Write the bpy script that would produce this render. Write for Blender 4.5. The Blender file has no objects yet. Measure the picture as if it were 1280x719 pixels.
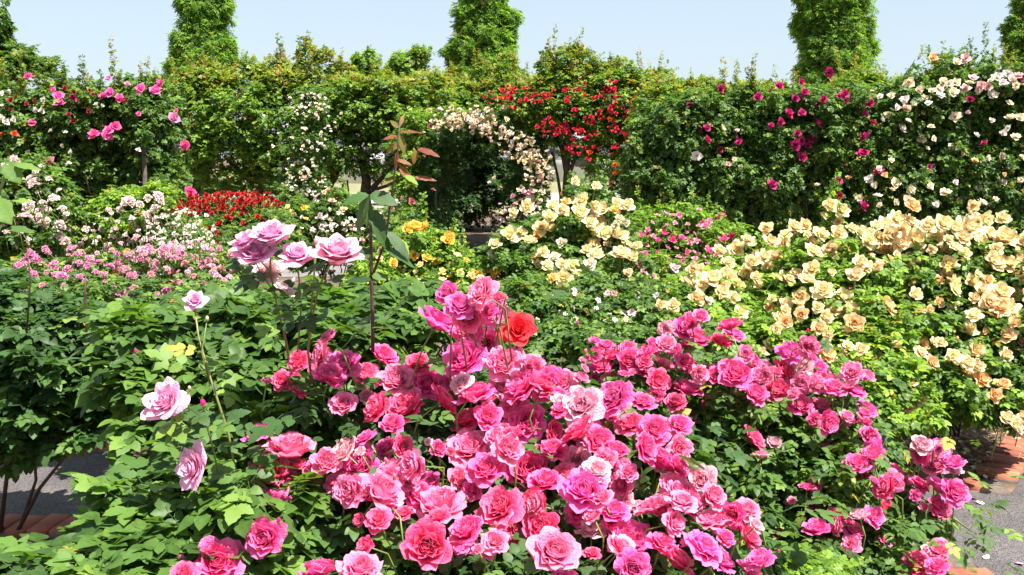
import bpy, math, random
import numpy as np
from mathutils import Vector, Matrix
R = math.radians
rng = np.random.default_rng(11)
random.seed(11)
sc = bpy.context.scene
col = sc.collection

# ------------------------------------------------------------------ camera
F = 1244.4
PITCH = math.atan((359.5 - 195) / F)
CAMZ = 1.7
cam_d = bpy.data.cameras.new('camera'); cam = bpy.data.objects.new('camera', cam_d); col.objects.link(cam)
cam_d.lens = 35; cam_d.sensor_width = 36; cam_d.clip_start = 0.05; cam_d.clip_end = 2000
cam.location = (0, 0, CAMZ); cam.rotation_euler = (R(90) - PITCH, 0, 0)
cam_d.dof.use_dof = False
sc.camera = cam
# ------------------------------------------------------------------ world, sun, exposure
SUN_EL, SUN_AZ = R(63), R(132)          # azimuth clockwise from +Y : high sun to the right and behind the viewer
world = bpy.data.worlds.new('World'); sc.world = world; world.use_nodes = True
wn = world.node_tree.nodes; wl = world.node_tree.links
sky = wn.new('ShaderNodeTexSky'); sky.sky_type = 'NISHITA'; sky.sun_disc = False
sky.sun_elevation = SUN_EL; sky.sun_rotation = SUN_AZ; sky.air_density = 1.0; sky.dust_density = 1.5; sky.ozone_density = 2.2
hz = wn.new('ShaderNodeMix'); hz.data_type = 'RGBA'; hz.inputs[0].default_value = .78   # thin even haze over the whole sky
hz.inputs[7].default_value = (1.70, 1.95, 2.17, 1)
wl.new(sky.outputs[0], hz.inputs[6]); wl.new(hz.outputs[2], wn['Background'].inputs[0]); wn['Background'].inputs[1].default_value = 0.125
sd = bpy.data.lights.new('sun', 'SUN'); sd.energy = 5.0; sd.angle = R(0.53); sd.color = (1, .955, .88)
so = bpy.data.objects.new('sun', sd); col.objects.link(so)
sdir = Vector((math.sin(SUN_AZ) * math.cos(SUN_EL), math.cos(SUN_AZ) * math.cos(SUN_EL), math.sin(SUN_EL)))
so.rotation_euler = sdir.to_track_quat('Z', 'Y').to_euler(); so.location = sdir * 50
sc.view_settings.view_transform = 'Standard'; sc.view_settings.look = 'None'
sc.view_settings.exposure = 1.5; sc.view_settings.gamma = 1
sc.cycles.max_bounces = 7; sc.cycles.diffuse_bounces = 4; sc.cycles.transmission_bounces = 4; sc.cycles.glossy_bounces = 2
sc.cycles.transparent_max_bounces = 4

# ------------------------------------------------------------------ helpers
cp, sp = math.cos(PITCH), math.sin(PITCH)
def P(px, py, Y):
    x = (px - 640) / F; u = (359.5 - py) / F
    d = np.array((x, cp + u * sp, -sp + u * cp))
    return d * (Y / d[1]) + np.array((0, 0, CAMZ))
def G(px, py, z=0):
    x = (px - 640) / F; u = (359.5 - py) / F
    d = np.array((x, cp + u * sp, -sp + u * cp))
    return d * ((z - CAMZ) / d[2]) + np.array((0, 0, CAMZ))
def proj(p):
    p = np.asarray(p) - np.array((0, 0, CAMZ))
    fz = p[..., 1] * cp - p[..., 2] * sp; fu = p[..., 1] * sp + p[..., 2] * cp
    return 640 + F * p[..., 0] / fz, 359.5 - F * fu / fz, fz

def empty(name, loc, label, cat, group=None):
    o = bpy.data.objects.new(name, None); col.objects.link(o); o.location = loc
    o.empty_display_size = .1
    o['label'] = label; o['category'] = cat
    if group: o['group'] = group
    return o
def link(name, me, parent=None, loc=None, M=None, kind=None, color=None):
    o = bpy.data.objects.new(name, me); col.objects.link(o)
    if parent is not None: o.parent = parent
    if M is not None: o.matrix_local = M
    elif loc is not None: o.location = loc
    if kind: o['kind'] = kind
    if color is not None: o.color = (*color, 1)
    return o
def mesh_np(name, V, F3=None, F4=None, mat=None, attrs=None, smooth=True, mats=None, mi=None):
    """V (n,3); F3 (a,3); F4 (b,4)"""
    me = bpy.data.meshes.new(name)
    F3 = np.zeros((0, 3), int) if F3 is None or len(F3) == 0 else np.asarray(F3)
    F4 = np.zeros((0, 4), int) if F4 is None or len(F4) == 0 else np.asarray(F4)
    nl = F3.size + F4.size; nf = len(F3) + len(F4)
    me.vertices.add(len(V)); me.vertices.foreach_set('co', np.asarray(V, np.float32).ravel())
    me.loops.add(nl); me.loops.foreach_set('vertex_index', np.concatenate([F3.ravel(), F4.ravel()]).astype(np.int32))
    me.polygons.add(nf)
    st = np.concatenate([np.arange(len(F3)) * 3, F3.size + np.arange(len(F4)) * 4]).astype(np.int32)
    me.polygons.foreach_set('loop_start', st)
    if smooth: me.polygons.foreach_set('use_smooth', np.ones(nf, bool))
    me.update(calc_edges=True)
    for k, a in (attrs or {}).items():
        at = me.attributes.new(k, 'FLOAT', 'POINT'); at.data.foreach_set('value', np.asarray(a, np.float32))
    for m in (mats or ([mat] if mat else [])): me.materials.append(m)
    if mi is not None: me.polygons.foreach_set('material_index', np.asarray(mi, np.int32))
    me.validate(verbose=False)
    return me
class MB:
    def __init__(s): s.V = []; s.F3 = []; s.F4 = []; s.n = 0
    def add(s, V, F3=(), F4=()):
        b = s.n; s.V += [tuple(v) for v in V]; s.n += len(V)
        s.F3 += [tuple(i + b for i in f) for f in F3]; s.F4 += [tuple(i + b for i in f) for f in F4]
        return b
    def tube(s, pts, rad, n=6):
        pts = [np.asarray(p, float) for p in pts]; V = []; F4 = []
        for i, p in enumerate(pts):
            t = pts[min(i + 1, len(pts) - 1)] - pts[max(i - 1, 0)]; t = t / (np.linalg.norm(t) + 1e-9)
            a = np.cross(t, (0.13, .97, .2)); a /= np.linalg.norm(a) + 1e-9; b = np.cross(t, a)
            r = rad[i] if hasattr(rad, '__len__') else rad
            for k in range(n):
                th = 2 * math.pi * k / n; V.append(p + r * (math.cos(th) * a + math.sin(th) * b))
        for i in range(len(pts) - 1):
            for k in range(n):
                F4.append((i * n + k, i * n + (k + 1) % n, (i + 1) * n + (k + 1) % n, (i + 1) * n + k))
        V.append(pts[0]); V.append(pts[-1]); L = len(pts) * n
        F3 = [(L, (k + 1) % n, k) for k in range(n)] + [(L + 1, L - n + k, L - n + (k + 1) % n) for k in range(n)]
        s.add(V, F3, F4)
    def box(s, x0, x1, y0, y1, z0, z1):
        s.add([(x, y, z) for z in (z0, z1) for y in (y0, y1) for x in (x0, x1)], (),
              [(0, 2, 3, 1), (4, 5, 7, 6), (0, 1, 5, 4), (2, 6, 7, 3), (0, 4, 6, 2), (1, 3, 7, 5)])
    def mesh(s, name, mat, smooth=True): return mesh_np(name, s.V, s.F3, s.F4, mat, smooth=smooth)
def wob(a, b, n=6, amp=.03, sag=0):
    a = np.asarray(a, float); b = np.asarray(b, float); out = []
    w = rng.normal(0, amp, (n, 3)); w[0] = 0; w[-1] = 0
    for i in range(n):
        t = i / (n - 1); p = a + (b - a) * t + w[i]; p[2] += sag * math.sin(math.pi * t); out.append(p)
    return out

# ------------------------------------------------------------------ materials
def new_mat(name):
    m = bpy.data.materials.new(name); m.use_nodes = True; nt = m.node_tree
    return m, nt, nt.nodes['Principled BSDF'], nt.nodes['Material Output']
def leaf_mat(name, stops, obj_random=False, rough=.48, trans=.32, tcol=1.9, spec=.28):
    """stops: [(pos, rgb)] picked by the random value of each leaf"""
    m, nt, b, out = new_mat(name); N = nt.nodes; L = nt.links
    if obj_random:
        v = N.new('ShaderNodeObjectInfo').outputs['Random']
    else:
        a = N.new('ShaderNodeAttribute'); a.attribute_name = 'tint'; v = a.outputs['Fac']
    ramp = N.new('ShaderNodeValToRGB'); e = ramp.color_ramp.elements
    while len(e) > 1: e.remove(e[-1])
    e[0].position = stops[0][0]; e[0].color = (*stops[0][1], 1)
    for p, c in stops[1:]:
        k = e.new(p); k.color = (*c, 1)
    L.new(v, ramp.inputs[0])
    # blotches and fine vein grain
    tc = N.new('ShaderNodeTexCoord'); nz = N.new('ShaderNodeTexNoise'); nz.inputs['Scale'].default_value = 60; nz.inputs['Detail'].default_value = 3
    L.new(tc.outputs['Object'], nz.inputs['Vector'])
    mx = N.new('ShaderNodeMix'); mx.data_type = 'RGBA'; mx.blend_type = 'MULTIPLY'; mx.inputs[0].default_value = .5
    L.new(ramp.outputs[0], mx.inputs[6]); 
    cr = N.new('ShaderNodeMapRange'); cr.inputs[1].default_value = .3; cr.inputs[2].default_value = .7; cr.inputs[3].default_value = .6; cr.inputs[4].default_value = 1.35
    L.new(nz.outputs['Fac'], cr.inputs[0]); L.new(cr.outputs[0], mx.inputs[7])
    # paler back
    geo = N.new('ShaderNodeNewGeometry'); mb = N.new('ShaderNodeMix'); mb.data_type = 'RGBA'
    mulb = N.new('ShaderNodeMath'); mulb.operation = 'MULTIPLY'; mulb.inputs[1].default_value = .35
    L.new(geo.outputs['Backfacing'], mulb.inputs[0]); L.new(mulb.outputs[0], mb.inputs[0])
    L.new(mx.outputs[2], mb.inputs[6]); mb.inputs[7].default_value = (.13, .20, .08, 1)
    L.new(mb.outputs[2], b.inputs['Base Color'])
    b.inputs['Roughness'].default_value = rough; b.inputs['Specular IOR Level'].default_value = spec
    bp = N.new('ShaderNodeBump'); bp.inputs['Strength'].default_value = .25; bp.inputs['Distance'].default_value = .004
    L.new(nz.outputs['Fac'], bp.inputs['Height']); L.new(bp.outputs[0], b.inputs['Normal'])
    tr = N.new('ShaderNodeBsdfTranslucent'); sc_ = N.new('ShaderNodeVectorMath'); sc_.operation = 'MULTIPLY'
    sc_.inputs[1].default_value = (tcol * 1.25, tcol * 1.3, tcol * .5)
    L.new(mx.outputs[2], sc_.inputs[0]); L.new(sc_.outputs[0], tr.inputs[0])
    ms = N.new('ShaderNodeMixShader'); ms.inputs[0].default_value = trans
    L.new(b.outputs[0], ms.inputs[1]); L.new(tr.outputs[0], ms.inputs[2]); L.new(ms.outputs[0], out.inputs[0])
    return m
def petal_mat(name, edge_col, edge_amt=.5, pv_amt=.35, trans=.3, heart=(.6, .6, .6), heart_amt=.35):
    """colour of the bloom comes from the object; edges fade to edge_col, hearts are tinted"""
    m, nt, b, out = new_mat(name); N = nt.nodes; L = nt.links
    oi = N.new('ShaderNodeObjectInfo')
    ae = N.new('ShaderNodeAttribute'); ae.attribute_name = 'edge'; av = N.new('ShaderNodeAttribute'); av.attribute_name = 'pv'
    ah = N.new('ShaderNodeAttribute'); ah.attribute_name = 'heart'
    pw = N.new('ShaderNodeMath'); pw.operation = 'POWER'; pw.inputs[1].default_value = 2.2; L.new(ae.outputs['Fac'], pw.inputs[0])
    m1 = N.new('ShaderNodeMath'); m1.operation = 'MULTIPLY'; m1.inputs[1].default_value = edge_amt; L.new(pw.outputs[0], m1.inputs[0])
    m2 = N.new('ShaderNodeMath'); m2.operation = 'MULTIPLY_ADD'; m2.inputs[1].default_value = pv_amt; L.new(av.outputs['Fac'], m2.inputs[0]); L.new(m1.outputs[0], m2.inputs[2])
    m2.use_clamp = True
    hx = N.new('ShaderNodeMix'); hx.data_type = 'RGBA'; hx.blend_type = 'MULTIPLY'
    mh = N.new('ShaderNodeMath'); mh.operation = 'MULTIPLY'; mh.inputs[1].default_value = heart_amt; L.new(ah.outputs['Fac'], mh.inputs[0]); L.new(mh.outputs[0], hx.inputs[0])
    L.new(oi.outputs['Color'], hx.inputs[6]); hx.inputs[7].default_value = (*heart, 1)
    mx = N.new('ShaderNodeMix'); mx.data_type = 'RGBA'
    L.new(m2.outputs[0], mx.inputs[0]); L.new(hx.outputs[2], mx.inputs[6]); mx.inputs[7].default_value = (*edge_col, 1)
    tc = N.new('ShaderNodeTexCoord'); nz = N.new('ShaderNodeTexNoise'); nz.inputs['Scale'].default_value = 5; nz.inputs['Detail'].default_value = 4
    L.new(tc.outputs['Object'], nz.inputs['Vector'])
    cr = N.new('ShaderNodeMapRange'); cr.inputs[1].default_value = .3; cr.inputs[2].default_value = .7; cr.inputs[3].default_value = .82; cr.inputs[4].default_value = 1.12
    L.new(nz.outputs['Fac'], cr.inputs[0])
    mv = N.new('ShaderNodeVectorMath'); mv.operation = 'SCALE'; L.new(mx.outputs[2], mv.inputs[0]); L.new(cr.outputs[0], mv.inputs['Scale'])
    L.new(mv.outputs[0], b.inputs['Base Color'])
    b.inputs['Roughness'].default_value = .55; b.inputs['Specular IOR Level'].default_value = .25
    bp = N.new('ShaderNodeBump'); bp.inputs['Strength'].default_value = .3; bp.inputs['Distance'].default_value = .05
    nz2 = N.new('ShaderNodeTexNoise'); nz2.inputs['Scale'].default_value = 9; L.new(tc.outputs['Object'], nz2.inputs['Vector'])
    L.new(nz2.outputs['Fac'], bp.inputs['Height']); L.new(bp.outputs[0], b.inputs['Normal'])
    tr = N.new('ShaderNodeBsdfTranslucent'); L.new(mv.outputs[0], tr.inputs[0])
    ms = N.new('ShaderNodeMixShader'); ms.inputs[0].default_value = trans
    L.new(b.outputs[0], ms.inputs[1]); L.new(tr.outputs[0], ms.inputs[2]); L.new(ms.outputs[0], out.inputs[0])
    return m
def noise_mat(name, c1, c2, scale=8, rough=.85, c3=None, bump=.4, detail=6, dist=.01, coord='Object', vor=None):
    m, nt, b, out = new_mat(name); N = nt.nodes; L = nt.links
    tc = N.new('ShaderNodeTexCoord'); nz = N.new('ShaderNodeTexNoise'); nz.inputs['Scale'].default_value = scale; nz.inputs['Detail'].default_value = detail
    L.new(tc.outputs[coord], nz.inputs['Vector'])
    ramp = N.new('ShaderNodeValToRGB'); e = ramp.color_ramp.elements
    e[0].position = .32; e[0].color = (*c1, 1); e[1].position = .68; e[1].color = (*c2, 1)
    if c3: k = e.new(.52); k.color = (*c3, 1)
    L.new(nz.outputs['Fac'], ramp.inputs[0]); res = ramp.outputs[0]; h = nz.outputs['Fac']
    if vor:
        v = N.new('ShaderNodeTexVoronoi'); v.inputs['Scale'].default_value = vor; L.new(tc.outputs[coord], v.inputs['Vector'])
        bw = N.new('ShaderNodeSeparateColor'); L.new(v.outputs['Color'], bw.inputs[0])
        mr = N.new('ShaderNodeMapRange'); mr.inputs[3].default_value = .45; mr.inputs[4].default_value = 1.75; L.new(bw.outputs[0], mr.inputs[0])
        vm = N.new('ShaderNodeVectorMath'); vm.operation = 'SCALE'; L.new(res, vm.inputs[0]); L.new(mr.outputs[0], vm.inputs['Scale']); res = vm.outputs[0]
        h = v.outputs['Distance']
    L.new(res, b.inputs['Base Color']); b.inputs['Roughness'].default_value = rough
    bp = N.new('ShaderNodeBump'); bp.inputs['Strength'].default_value = bump; bp.inputs['Distance'].default_value = dist
    L.new(h, bp.inputs['Height']); L.new(bp.outputs[0], b.inputs['Normal'])
    return m
# leaf greens
def greens(d, m, l, y=None):
    s = [(0, d), (.45, m), (.8, l)]
    if y: s += [(.96, y), (.985, (.30, .26, .05)), (1, (.20, .085, .03))]
    return s
GR = dict(
    dark=greens((.026, .062, .016), (.044, .098, .024), (.078, .15, .034), (.13, .22, .04)),
    mid=greens((.036, .078, .016), (.062, .125, .024), (.105, .19, .034), (.17, .26, .04)),
    bright=greens((.06, .115, .014), (.105, .195, .022), (.17, .29, .03), (.27, .37, .04)),
    olive=greens((.045, .10, .016), (.088, .17, .024), (.155, .25, .030), (.25, .34, .035)),
    conifer=greens((.045, .10, .018), (.095, .19, .026), (.17, .29, .034), (.22, .36, .04)),
    tips=[(0, (.10, .16, .018)), (.4, (.19, .24, .028)), (.80, (.26, .29, .035)), (.93, (.34, .19, .05)), (1, (.30, .08, .04))],
    autumn=[(0, (.12, .14, .03)), (.3, (.19, .12, .03)), (.6, (.20, .075, .022)), (1, (.15, .04, .02))])
LM = {k: leaf_mat('leaf_' + k, v) for k, v in GR.items()}
LO = {k: leaf_mat('single_leaf_' + k, v, obj_random=True, rough=.46, trans=.22, spec=.3) for k, v in GR.items() if k in ('dark', 'mid', 'bright', 'autumn')}
LM['conifer'] = leaf_mat('needles', GR['conifer'], rough=.7, trans=.4)
PM = dict(
    pink=petal_mat('petal_pink', (1, .52, .74), .36, .15, heart=(1, .35, .6), heart_amt=.4, trans=.42),
    tea=petal_mat('petal_mauve', (.95, .74, .86), .2, .15, heart=(.95, .7, .85), heart_amt=.4, trans=.3),
    peach=petal_mat('petal_peach', (1, .88, .60), .45, .22, heart=(1, .72, .36), heart_amt=.45, trans=.42),
    gold=petal_mat('petal_gold', (1, .80, .25), .5, .3, heart=(1, .8, .5), heart_amt=.6, trans=.38),
    plain=petal_mat('petal_plain', (.95, .80, .74), .22, .2, heart=(.9, .7, .6), heart_amt=.4),
    red=petal_mat('petal_red', (.85, .10, .06), .2, .15, heart=(.8, .3, .4), heart_amt=.5))
BARK = noise_mat('bark', (.035, .024, .018), (.10, .075, .055), 14, .9, bump=.8, dist=.02)
CANE_G = noise_mat('green_cane', (.10, .16, .03), (.20, .25, .06), 20, .5, bump=.2)
CANE_B = noise_mat('brown_cane', (.035, .02, .014), (.09, .045, .03), 20, .6, bump=.3)
CANE_GOLD = noise_mat('golden_stem', (.14, .17, .04), (.26, .22, .07), 20, .55, bump=.2)
METAL = noise_mat('galvanised_tube', (.30, .31, .31), (.42, .43, .43), 30, .45, bump=.1)
METAL.node_tree.nodes['Principled BSDF'].inputs['Metallic'].default_value = .6
DARKMETAL = noise_mat('dark_green_tube', (.03, .05, .04), (.06, .08, .06), 30, .45, bump=.1)
SOIL = noise_mat('bed_soil', (.05, .03, .02), (.20, .125, .075), 9, .95, c3=(.10, .062, .04), bump=.9, dist=.03, coord='Object')
ASPH = noise_mat('asphalt', (.058, .051, .051), (.094, .083, .081), 3, .9, bump=.8, dist=.006, vor=170)
BRICKM = noise_mat('brick_clay', (.23, .062, .034), (.37, .13, .075), 7, .9, c3=(.30, .092, .05), bump=.6, dist=.004)
# every brick a little different
def brick_tone():
    nt = BRICKM.node_tree; N = nt.nodes; L = nt.links; b = N['Principled BSDF']
    src = b.inputs['Base Color'].links[0].from_socket; oi = N.new('ShaderNodeObjectInfo')
    mr = N.new('ShaderNodeMapRange'); mr.inputs[3].default_value = .7; mr.inputs[4].default_value = 1.25; L.new(oi.outputs['Random'], mr.inputs[0])
    vm = N.new('ShaderNodeVectorMath'); vm.operation = 'SCALE'; L.new(src, vm.inputs[0]); L.new(mr.outputs[0], vm.inputs['Scale']); L.new(vm.outputs[0], b.inputs['Base Color'])
brick_tone()

# ------------------------------------------------------------------ leaf templates
def leaflet(base, ang, l, w, lod, droop=.12, fold=.22, r=None):
    """blade in its own frame (y forward) turned by ang about z, starting at base; returns V, F3, F4; vertex 0 is the base"""
    r = r or random
    if lod == 2:
        V = [(0, 0, 0), (-w * .5, l * .35, fold * w * .4), (-w * .38, l * .72, fold * w * .3), (0, l, -droop * l), (w * .38, l * .72, fold * w * .3), (w * .5, l * .35, fold * w * .4)]
        F3 = []; F4 = [(0, 3, 2, 1), (0, 5, 4, 3)]
    else:
        ns = 4 if lod == 1 else 9; V = [(0, 0, 0)]; F4 = []; F3 = []
        for i in range(1, ns):
            v = i / ns; ww = w * .5 * (math.sin(math.pi * v ** .78) ** .8)
            if lod == 0: ww *= (1.0 if i % 2 else .84)
            z = -droop * l * v * v
            e = .97 if lod else 1
            if lod == 1: V += [(-ww, v * l, z + fold * ww * .8), (0, v * l, z), (ww, v * l, z + fold * ww * .8)]
            else:
                wy = .03 * l * math.sin(i * 1.7)
                V += [(-ww, v * l - .02 * l, z + fold * ww * .45 + wy * .5), (-ww * .5, v * l, z + fold * ww * .5), (0, v * l, z), (ww * .5, v * l, z + fold * ww * .5), (ww, v * l - .02 * l, z + fold * ww * .45 - wy * .5)]
        k = 3 if lod == 1 else 5; V.append((0, l, -droop * l)); tip = len(V) - 1
        for j in range(k - 1): F3.append((0, 1 + j + 1, 1 + j)); F3.append((tip, tip - k + j, tip - k + j + 1))
        for i in range(ns - 2):
            for j in range(k - 1):
                a = 1 + i * k + j; F4.append((a, a + 1, a + k + 1, a + k))
    c, s = math.cos(ang), math.sin(ang); tilt = r.uniform(-.3, .3)
    out = []
    for x, y, z in V:
        z += x * tilt
        out.append((base[0] + c * x - s * y, base[1] + s * x + c * y, base[2] + z))
    return out, F3, F4
def leaf_template(seed, lod, n=5, wide=.70):
    """compound rose leaf of unit leaflet length, 5 or 7 leaflets on one rachis along +y"""
    r = random.Random(seed); mb = MB()
    Lr = 1.15 if n == 5 else 1.6
    nodes = [0, .45 * Lr, Lr] if n == 5 else [0, .35 * Lr, .68 * Lr, Lr]
    if n == 3: Lr = .7; nodes = [0, Lr]
    rr = .02 if lod == 0 else .016
    z = lambda y: -.10 * (y / Lr) ** 2
    # rachis: flat three-vert strip whose centre vertices carry the leaflets
    if lod < 2:
        V = []
        for y in nodes + [nodes[-1] + .12]: V += [(-rr, y, z(y) - rr), (0, y, z(y)), (rr, y, z(y) - rr)]
        F4 = []
        for i in range(len(nodes)):
            for j in (0, 1): a = i * 3 + j; F4.append((a, a + 1, a + 4, a + 3))
            F4.append((i * 3 + 2, i * 3, i * 3 + 3, i * 3 + 5))
        mb.add(V, (), F4)
    def put(i_node, base, ang, l):
        V, F3, F4 = leaflet(base, ang, l, l * wide * r.uniform(.88, 1.1), lod, r.uniform(.05, .28), r.uniform(.05, .4), r)
        b = mb.n - 1
        if lod < 2 and i_node is not None:
            # weld the leaflet's base to the rachis
            ren = lambda f: tuple((i_node * 3 + 1) if i == 0 else i + b for i in f)
            mb.V += V[1:]; mb.n += len(V) - 1
            mb.F3 += [ren(f) for f in F3]; mb.F4 += [ren(f) for f in F4]
        else: mb.add(V, F3, F4)
    k = len(nodes)
    put(k, (0, nodes[-1] + .12, z(Lr)), r.uniform(-.15, .15), 1.0)
    for i in range(1 if n > 3 else 0, k):
        y = nodes[i] if n > 3 else nodes[0] + Lr * .8; l = (.72 if i == 1 else .88) * r.uniform(.9, 1.05)
        for sgn in (-1, 1): put(i, (0, nodes[i], z(nodes[i])), sgn * R(r.uniform(50, 68)), l)
        if n == 3: break
    return mb
TEMPL = {}
def templ(lod, v=0, n=5):
    key = (lod, v, n)
    if key not in TEMPL:
        mb = leaf_template(100 * lod + v, lod, n) if n != 9 else leaf_template(900 + v, lod, 7, .34)
        TEMPL[key] = (np.array(mb.V), np.array(mb.F3, int).reshape(-1, 3), np.array(mb.F4, int).reshape(-1, 4))
    return TEMPL[key]
def norm(a): return a / (np.linalg.norm(a, axis=-1, keepdims=True) + 1e-9)
def frames(nrm, fwd):
    z = norm(nrm); y = norm(fwd - z * (fwd * z).sum(-1, keepdims=True)); x = np.cross(y, z)
    return np.stack([x, y, z], -1)          # columns
def scatter(name, T, pos, rot, size, mat, tint=None):
    """join copies of template T in one mesh"""
    V, F3, F4 = T; m = len(pos); n = len(V)
    W = np.einsum('mij,nj->mni', rot, V) * size[:, None, None] + pos[:, None, :]
    off = (np.arange(m) * n)[:, None, None]
    f3 = (F3[None] + off).reshape(-1, 3) if len(F3) else None; f4 = (F4[None] + off).reshape(-1, 4) if len(F4) else None
    tint = rng.random(m) if tint is None else tint
    return mesh_np(name, W.reshape(-1, 3), f3, f4, mat, {'tint': np.repeat(tint, n)})
def merge_meshes_np(parts):
    Vs, A, B, Ts = [], [], [], []; o = 0
    for V, F3, F4, t in parts:
        Vs.append(V); Ts.append(t)
        if F3 is not None and len(F3): A.append(F3 + o)
        if F4 is not None and len(F4): B.append(F4 + o)
        o += len(V)
    return np.concatenate(Vs), (np.concatenate(A) if A else None), (np.concatenate(B) if B else None), np.concatenate(Ts)

class Leaves:
    """collects leaf placements of one bush"""
    def __init__(s): s.p = []; s.n = []; s.f = []; s.s = []; s.t = []; s.key = []
    def add(s, p, n, f, size, tint):
        s.p.append(p); s.n.append(n); s.f.append(f); s.s.append(size); s.t.append(tint)
    def lobe(s, c, r, n, size, shell=(.55, 1.02), upb=.55, tint=(0, .9), low=.35, lump=.18, nup=.75):
        c = np.asarray(c, float); r = np.asarray(r, float)
        d = norm(rng.normal(0, 1, (int(n * 1.9), 3)))
        keep = (d[:, 2] > -.15) | (rng.random(len(d)) < low); d = d[keep][:int(n)]
        k = len(d)
        rad = shell[0] + (shell[1] - shell[0]) * rng.random(k) ** .55
        # three quarters of the leaves gather in shoots, the rest fill between them
        nc = max(4, k // 38); dc = norm(rng.normal(0, 1, (nc * 2, 3))); dc = dc[(dc[:, 2] > -.2) | (rng.random(nc * 2) < low)][:nc]; nc = len(dc)
        if nc:
            rc_ = rng.uniform(.62, 1.2, nc); who = rng.integers(0, nc, k); inb = rng.random(k) < .74
            off = rng.normal(0, .5, (k, 3)); 
            cs = max(.16, 1.0 / math.sqrt(nc))
            q = dc[who] * rc_[who][:, None] + off * cs * .62 - np.array((0, 0, .10)) * cs
            pc = d * rad[:, None] * .93
            pp = np.where(inb[:, None], q, pc)
            d = norm(np.where(inb[:, None], dc[who] * .5 + norm(off) * .8, d))
        else: pp = d * rad[:, None]
        p = c + pp * r
        nn = norm(norm(d / r) * upb + np.array((0, 0, nup)) + sun_pull * .25 + rng.normal(0, .38, (k, 3)))
        ff = norm(d + np.array((0, 0, -.25)) + rng.normal(0, .55, (k, 3)))
        s.add(p, nn, ff, size * rng.uniform(.7, 1.15, k), tint[0] + (tint[1] - tint[0]) * rng.random(k))
    def arr(s): return [np.concatenate(a) for a in (s.p, s.n, s.f, s.s, s.t)]
sun_pull = np.array(sdir)

def clear_of_blooms(p, blooms, k=.95):
    """leaves do not grow over the face of a bloom"""
    keep = np.ones(len(p), bool)
    if not blooms: return keep
    x, y, z = proj(p); order = np.argsort(x); xs = x[order]
    for b in blooms:
        if b.get('q') is None: b['q'] = proj(b['p'])
        bx, by, bz = b['q']; rr = b['r'] * F / bz * k; rr = rr if rr > 9 else rr + 3
        i0, i1 = np.searchsorted(xs, (bx - rr, bx + rr)); c = order[i0:i1]
        if len(c) == 0: continue
        hit = ((x[c] - bx) ** 2 + (y[c] - by) ** 2 < rr * rr) & (z[c] < bz + .05) & (z[c] > bz - 1.6)
        keep[c[hit & (rng.random(len(c)) < .93)]] = False
    return keep
def clear_gap(p, gaps):
    keep = np.ones(len(p), bool)
    for (c, r) in gaps:
        q = (p - np.asarray(c)) / np.asarray(r); keep &= (q ** 2).sum(1) > 1
    return keep

JOBS = []
def foliage(*a, **k): JOBS.append((a, k))
def grow(parent, L, mat, lod=2, n=5, singles=0, blooms=None, omat=None, gaps=(), zmin=.03):
    p, nn, ff, s, t = L.arr()
    keep = clear_of_blooms(p, ALLB) & clear_gap(p, gaps) & (p[:, 2] > zmin)
    p, nn, ff, s, t = p[keep], nn[keep], ff[keep], s[keep], t[keep]
    base = np.array(parent.location)
    if singles:
        x, y, z = proj(p); inside = (x > -25) & (x < 1305) & (y > -25) & (y < 745) & (z > .3)
        # outermost leaves: coarse depth buffer in cells about one leaf wide
        cell = 16; key = (x // cell).astype(int) * 1000 + (y // cell).astype(int)
        score = s / np.maximum(z, .1)
        order = np.argsort(z); seen = {}; rank = np.full(len(p), 99)
        for i in order:
            if not inside[i]: continue
            k_ = seen.get(key[i], 0); rank[i] = k_; seen[key[i]] = k_ + 1
        sel = np.argsort(rank * 1000 + -score * 100)[:singles]; sel = [i for i in sel if rank[i] < 99]
        rot = frames(nn[sel], ff[sel])
        for j, i in enumerate(sel):
            v = int(rng.integers(0, 6)); key_ = ('lo', v, omat, n)
            if key_ not in TEMPL:
                T = templ(0, v, n); TEMPL[key_] = mesh_np('leaf', *T, mat=LO[omat])
            M = Matrix(rot[j].tolist()).to_4x4() @ Matrix.Scale(float(s[i]), 4)
            M.translation = Vector((p[i] - base).tolist())
            link('leaf', TEMPL[key_], parent, M=M)
        m = np.ones(len(p), bool); m[sel] = False
        p, nn, ff, s, t = p[m], nn[m], ff[m], s[m], t[m]
    if len(p) == 0: return
    rot = frames(nn, ff); parts = []
    for v in range(4):
        k = np.arange(len(p)) % 4 == v
        if not k.any(): continue
        V, F3, F4 = templ(lod, v, n); mm = int(k.sum())
        W = np.einsum('mij,nj->mni', rot[k], V) * s[k][:, None, None] + (p[k] - base)[:, None, :]
        off = (np.arange(mm) * len(V))[:, None, None]
        parts.append((W.reshape(-1, 3), (F3[None] + off).reshape(-1, 3) if len(F3) else None, (F4[None] + off).reshape(-1, 4) if len(F4) else None, np.repeat(t[k], len(V))))
    V, a, b, tt = merge_meshes_np(parts)
    me = mesh_np('foliage', V, a, b, LM[mat], {'tint': tt})
    link('foliage', me, parent, kind='stuff')

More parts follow.
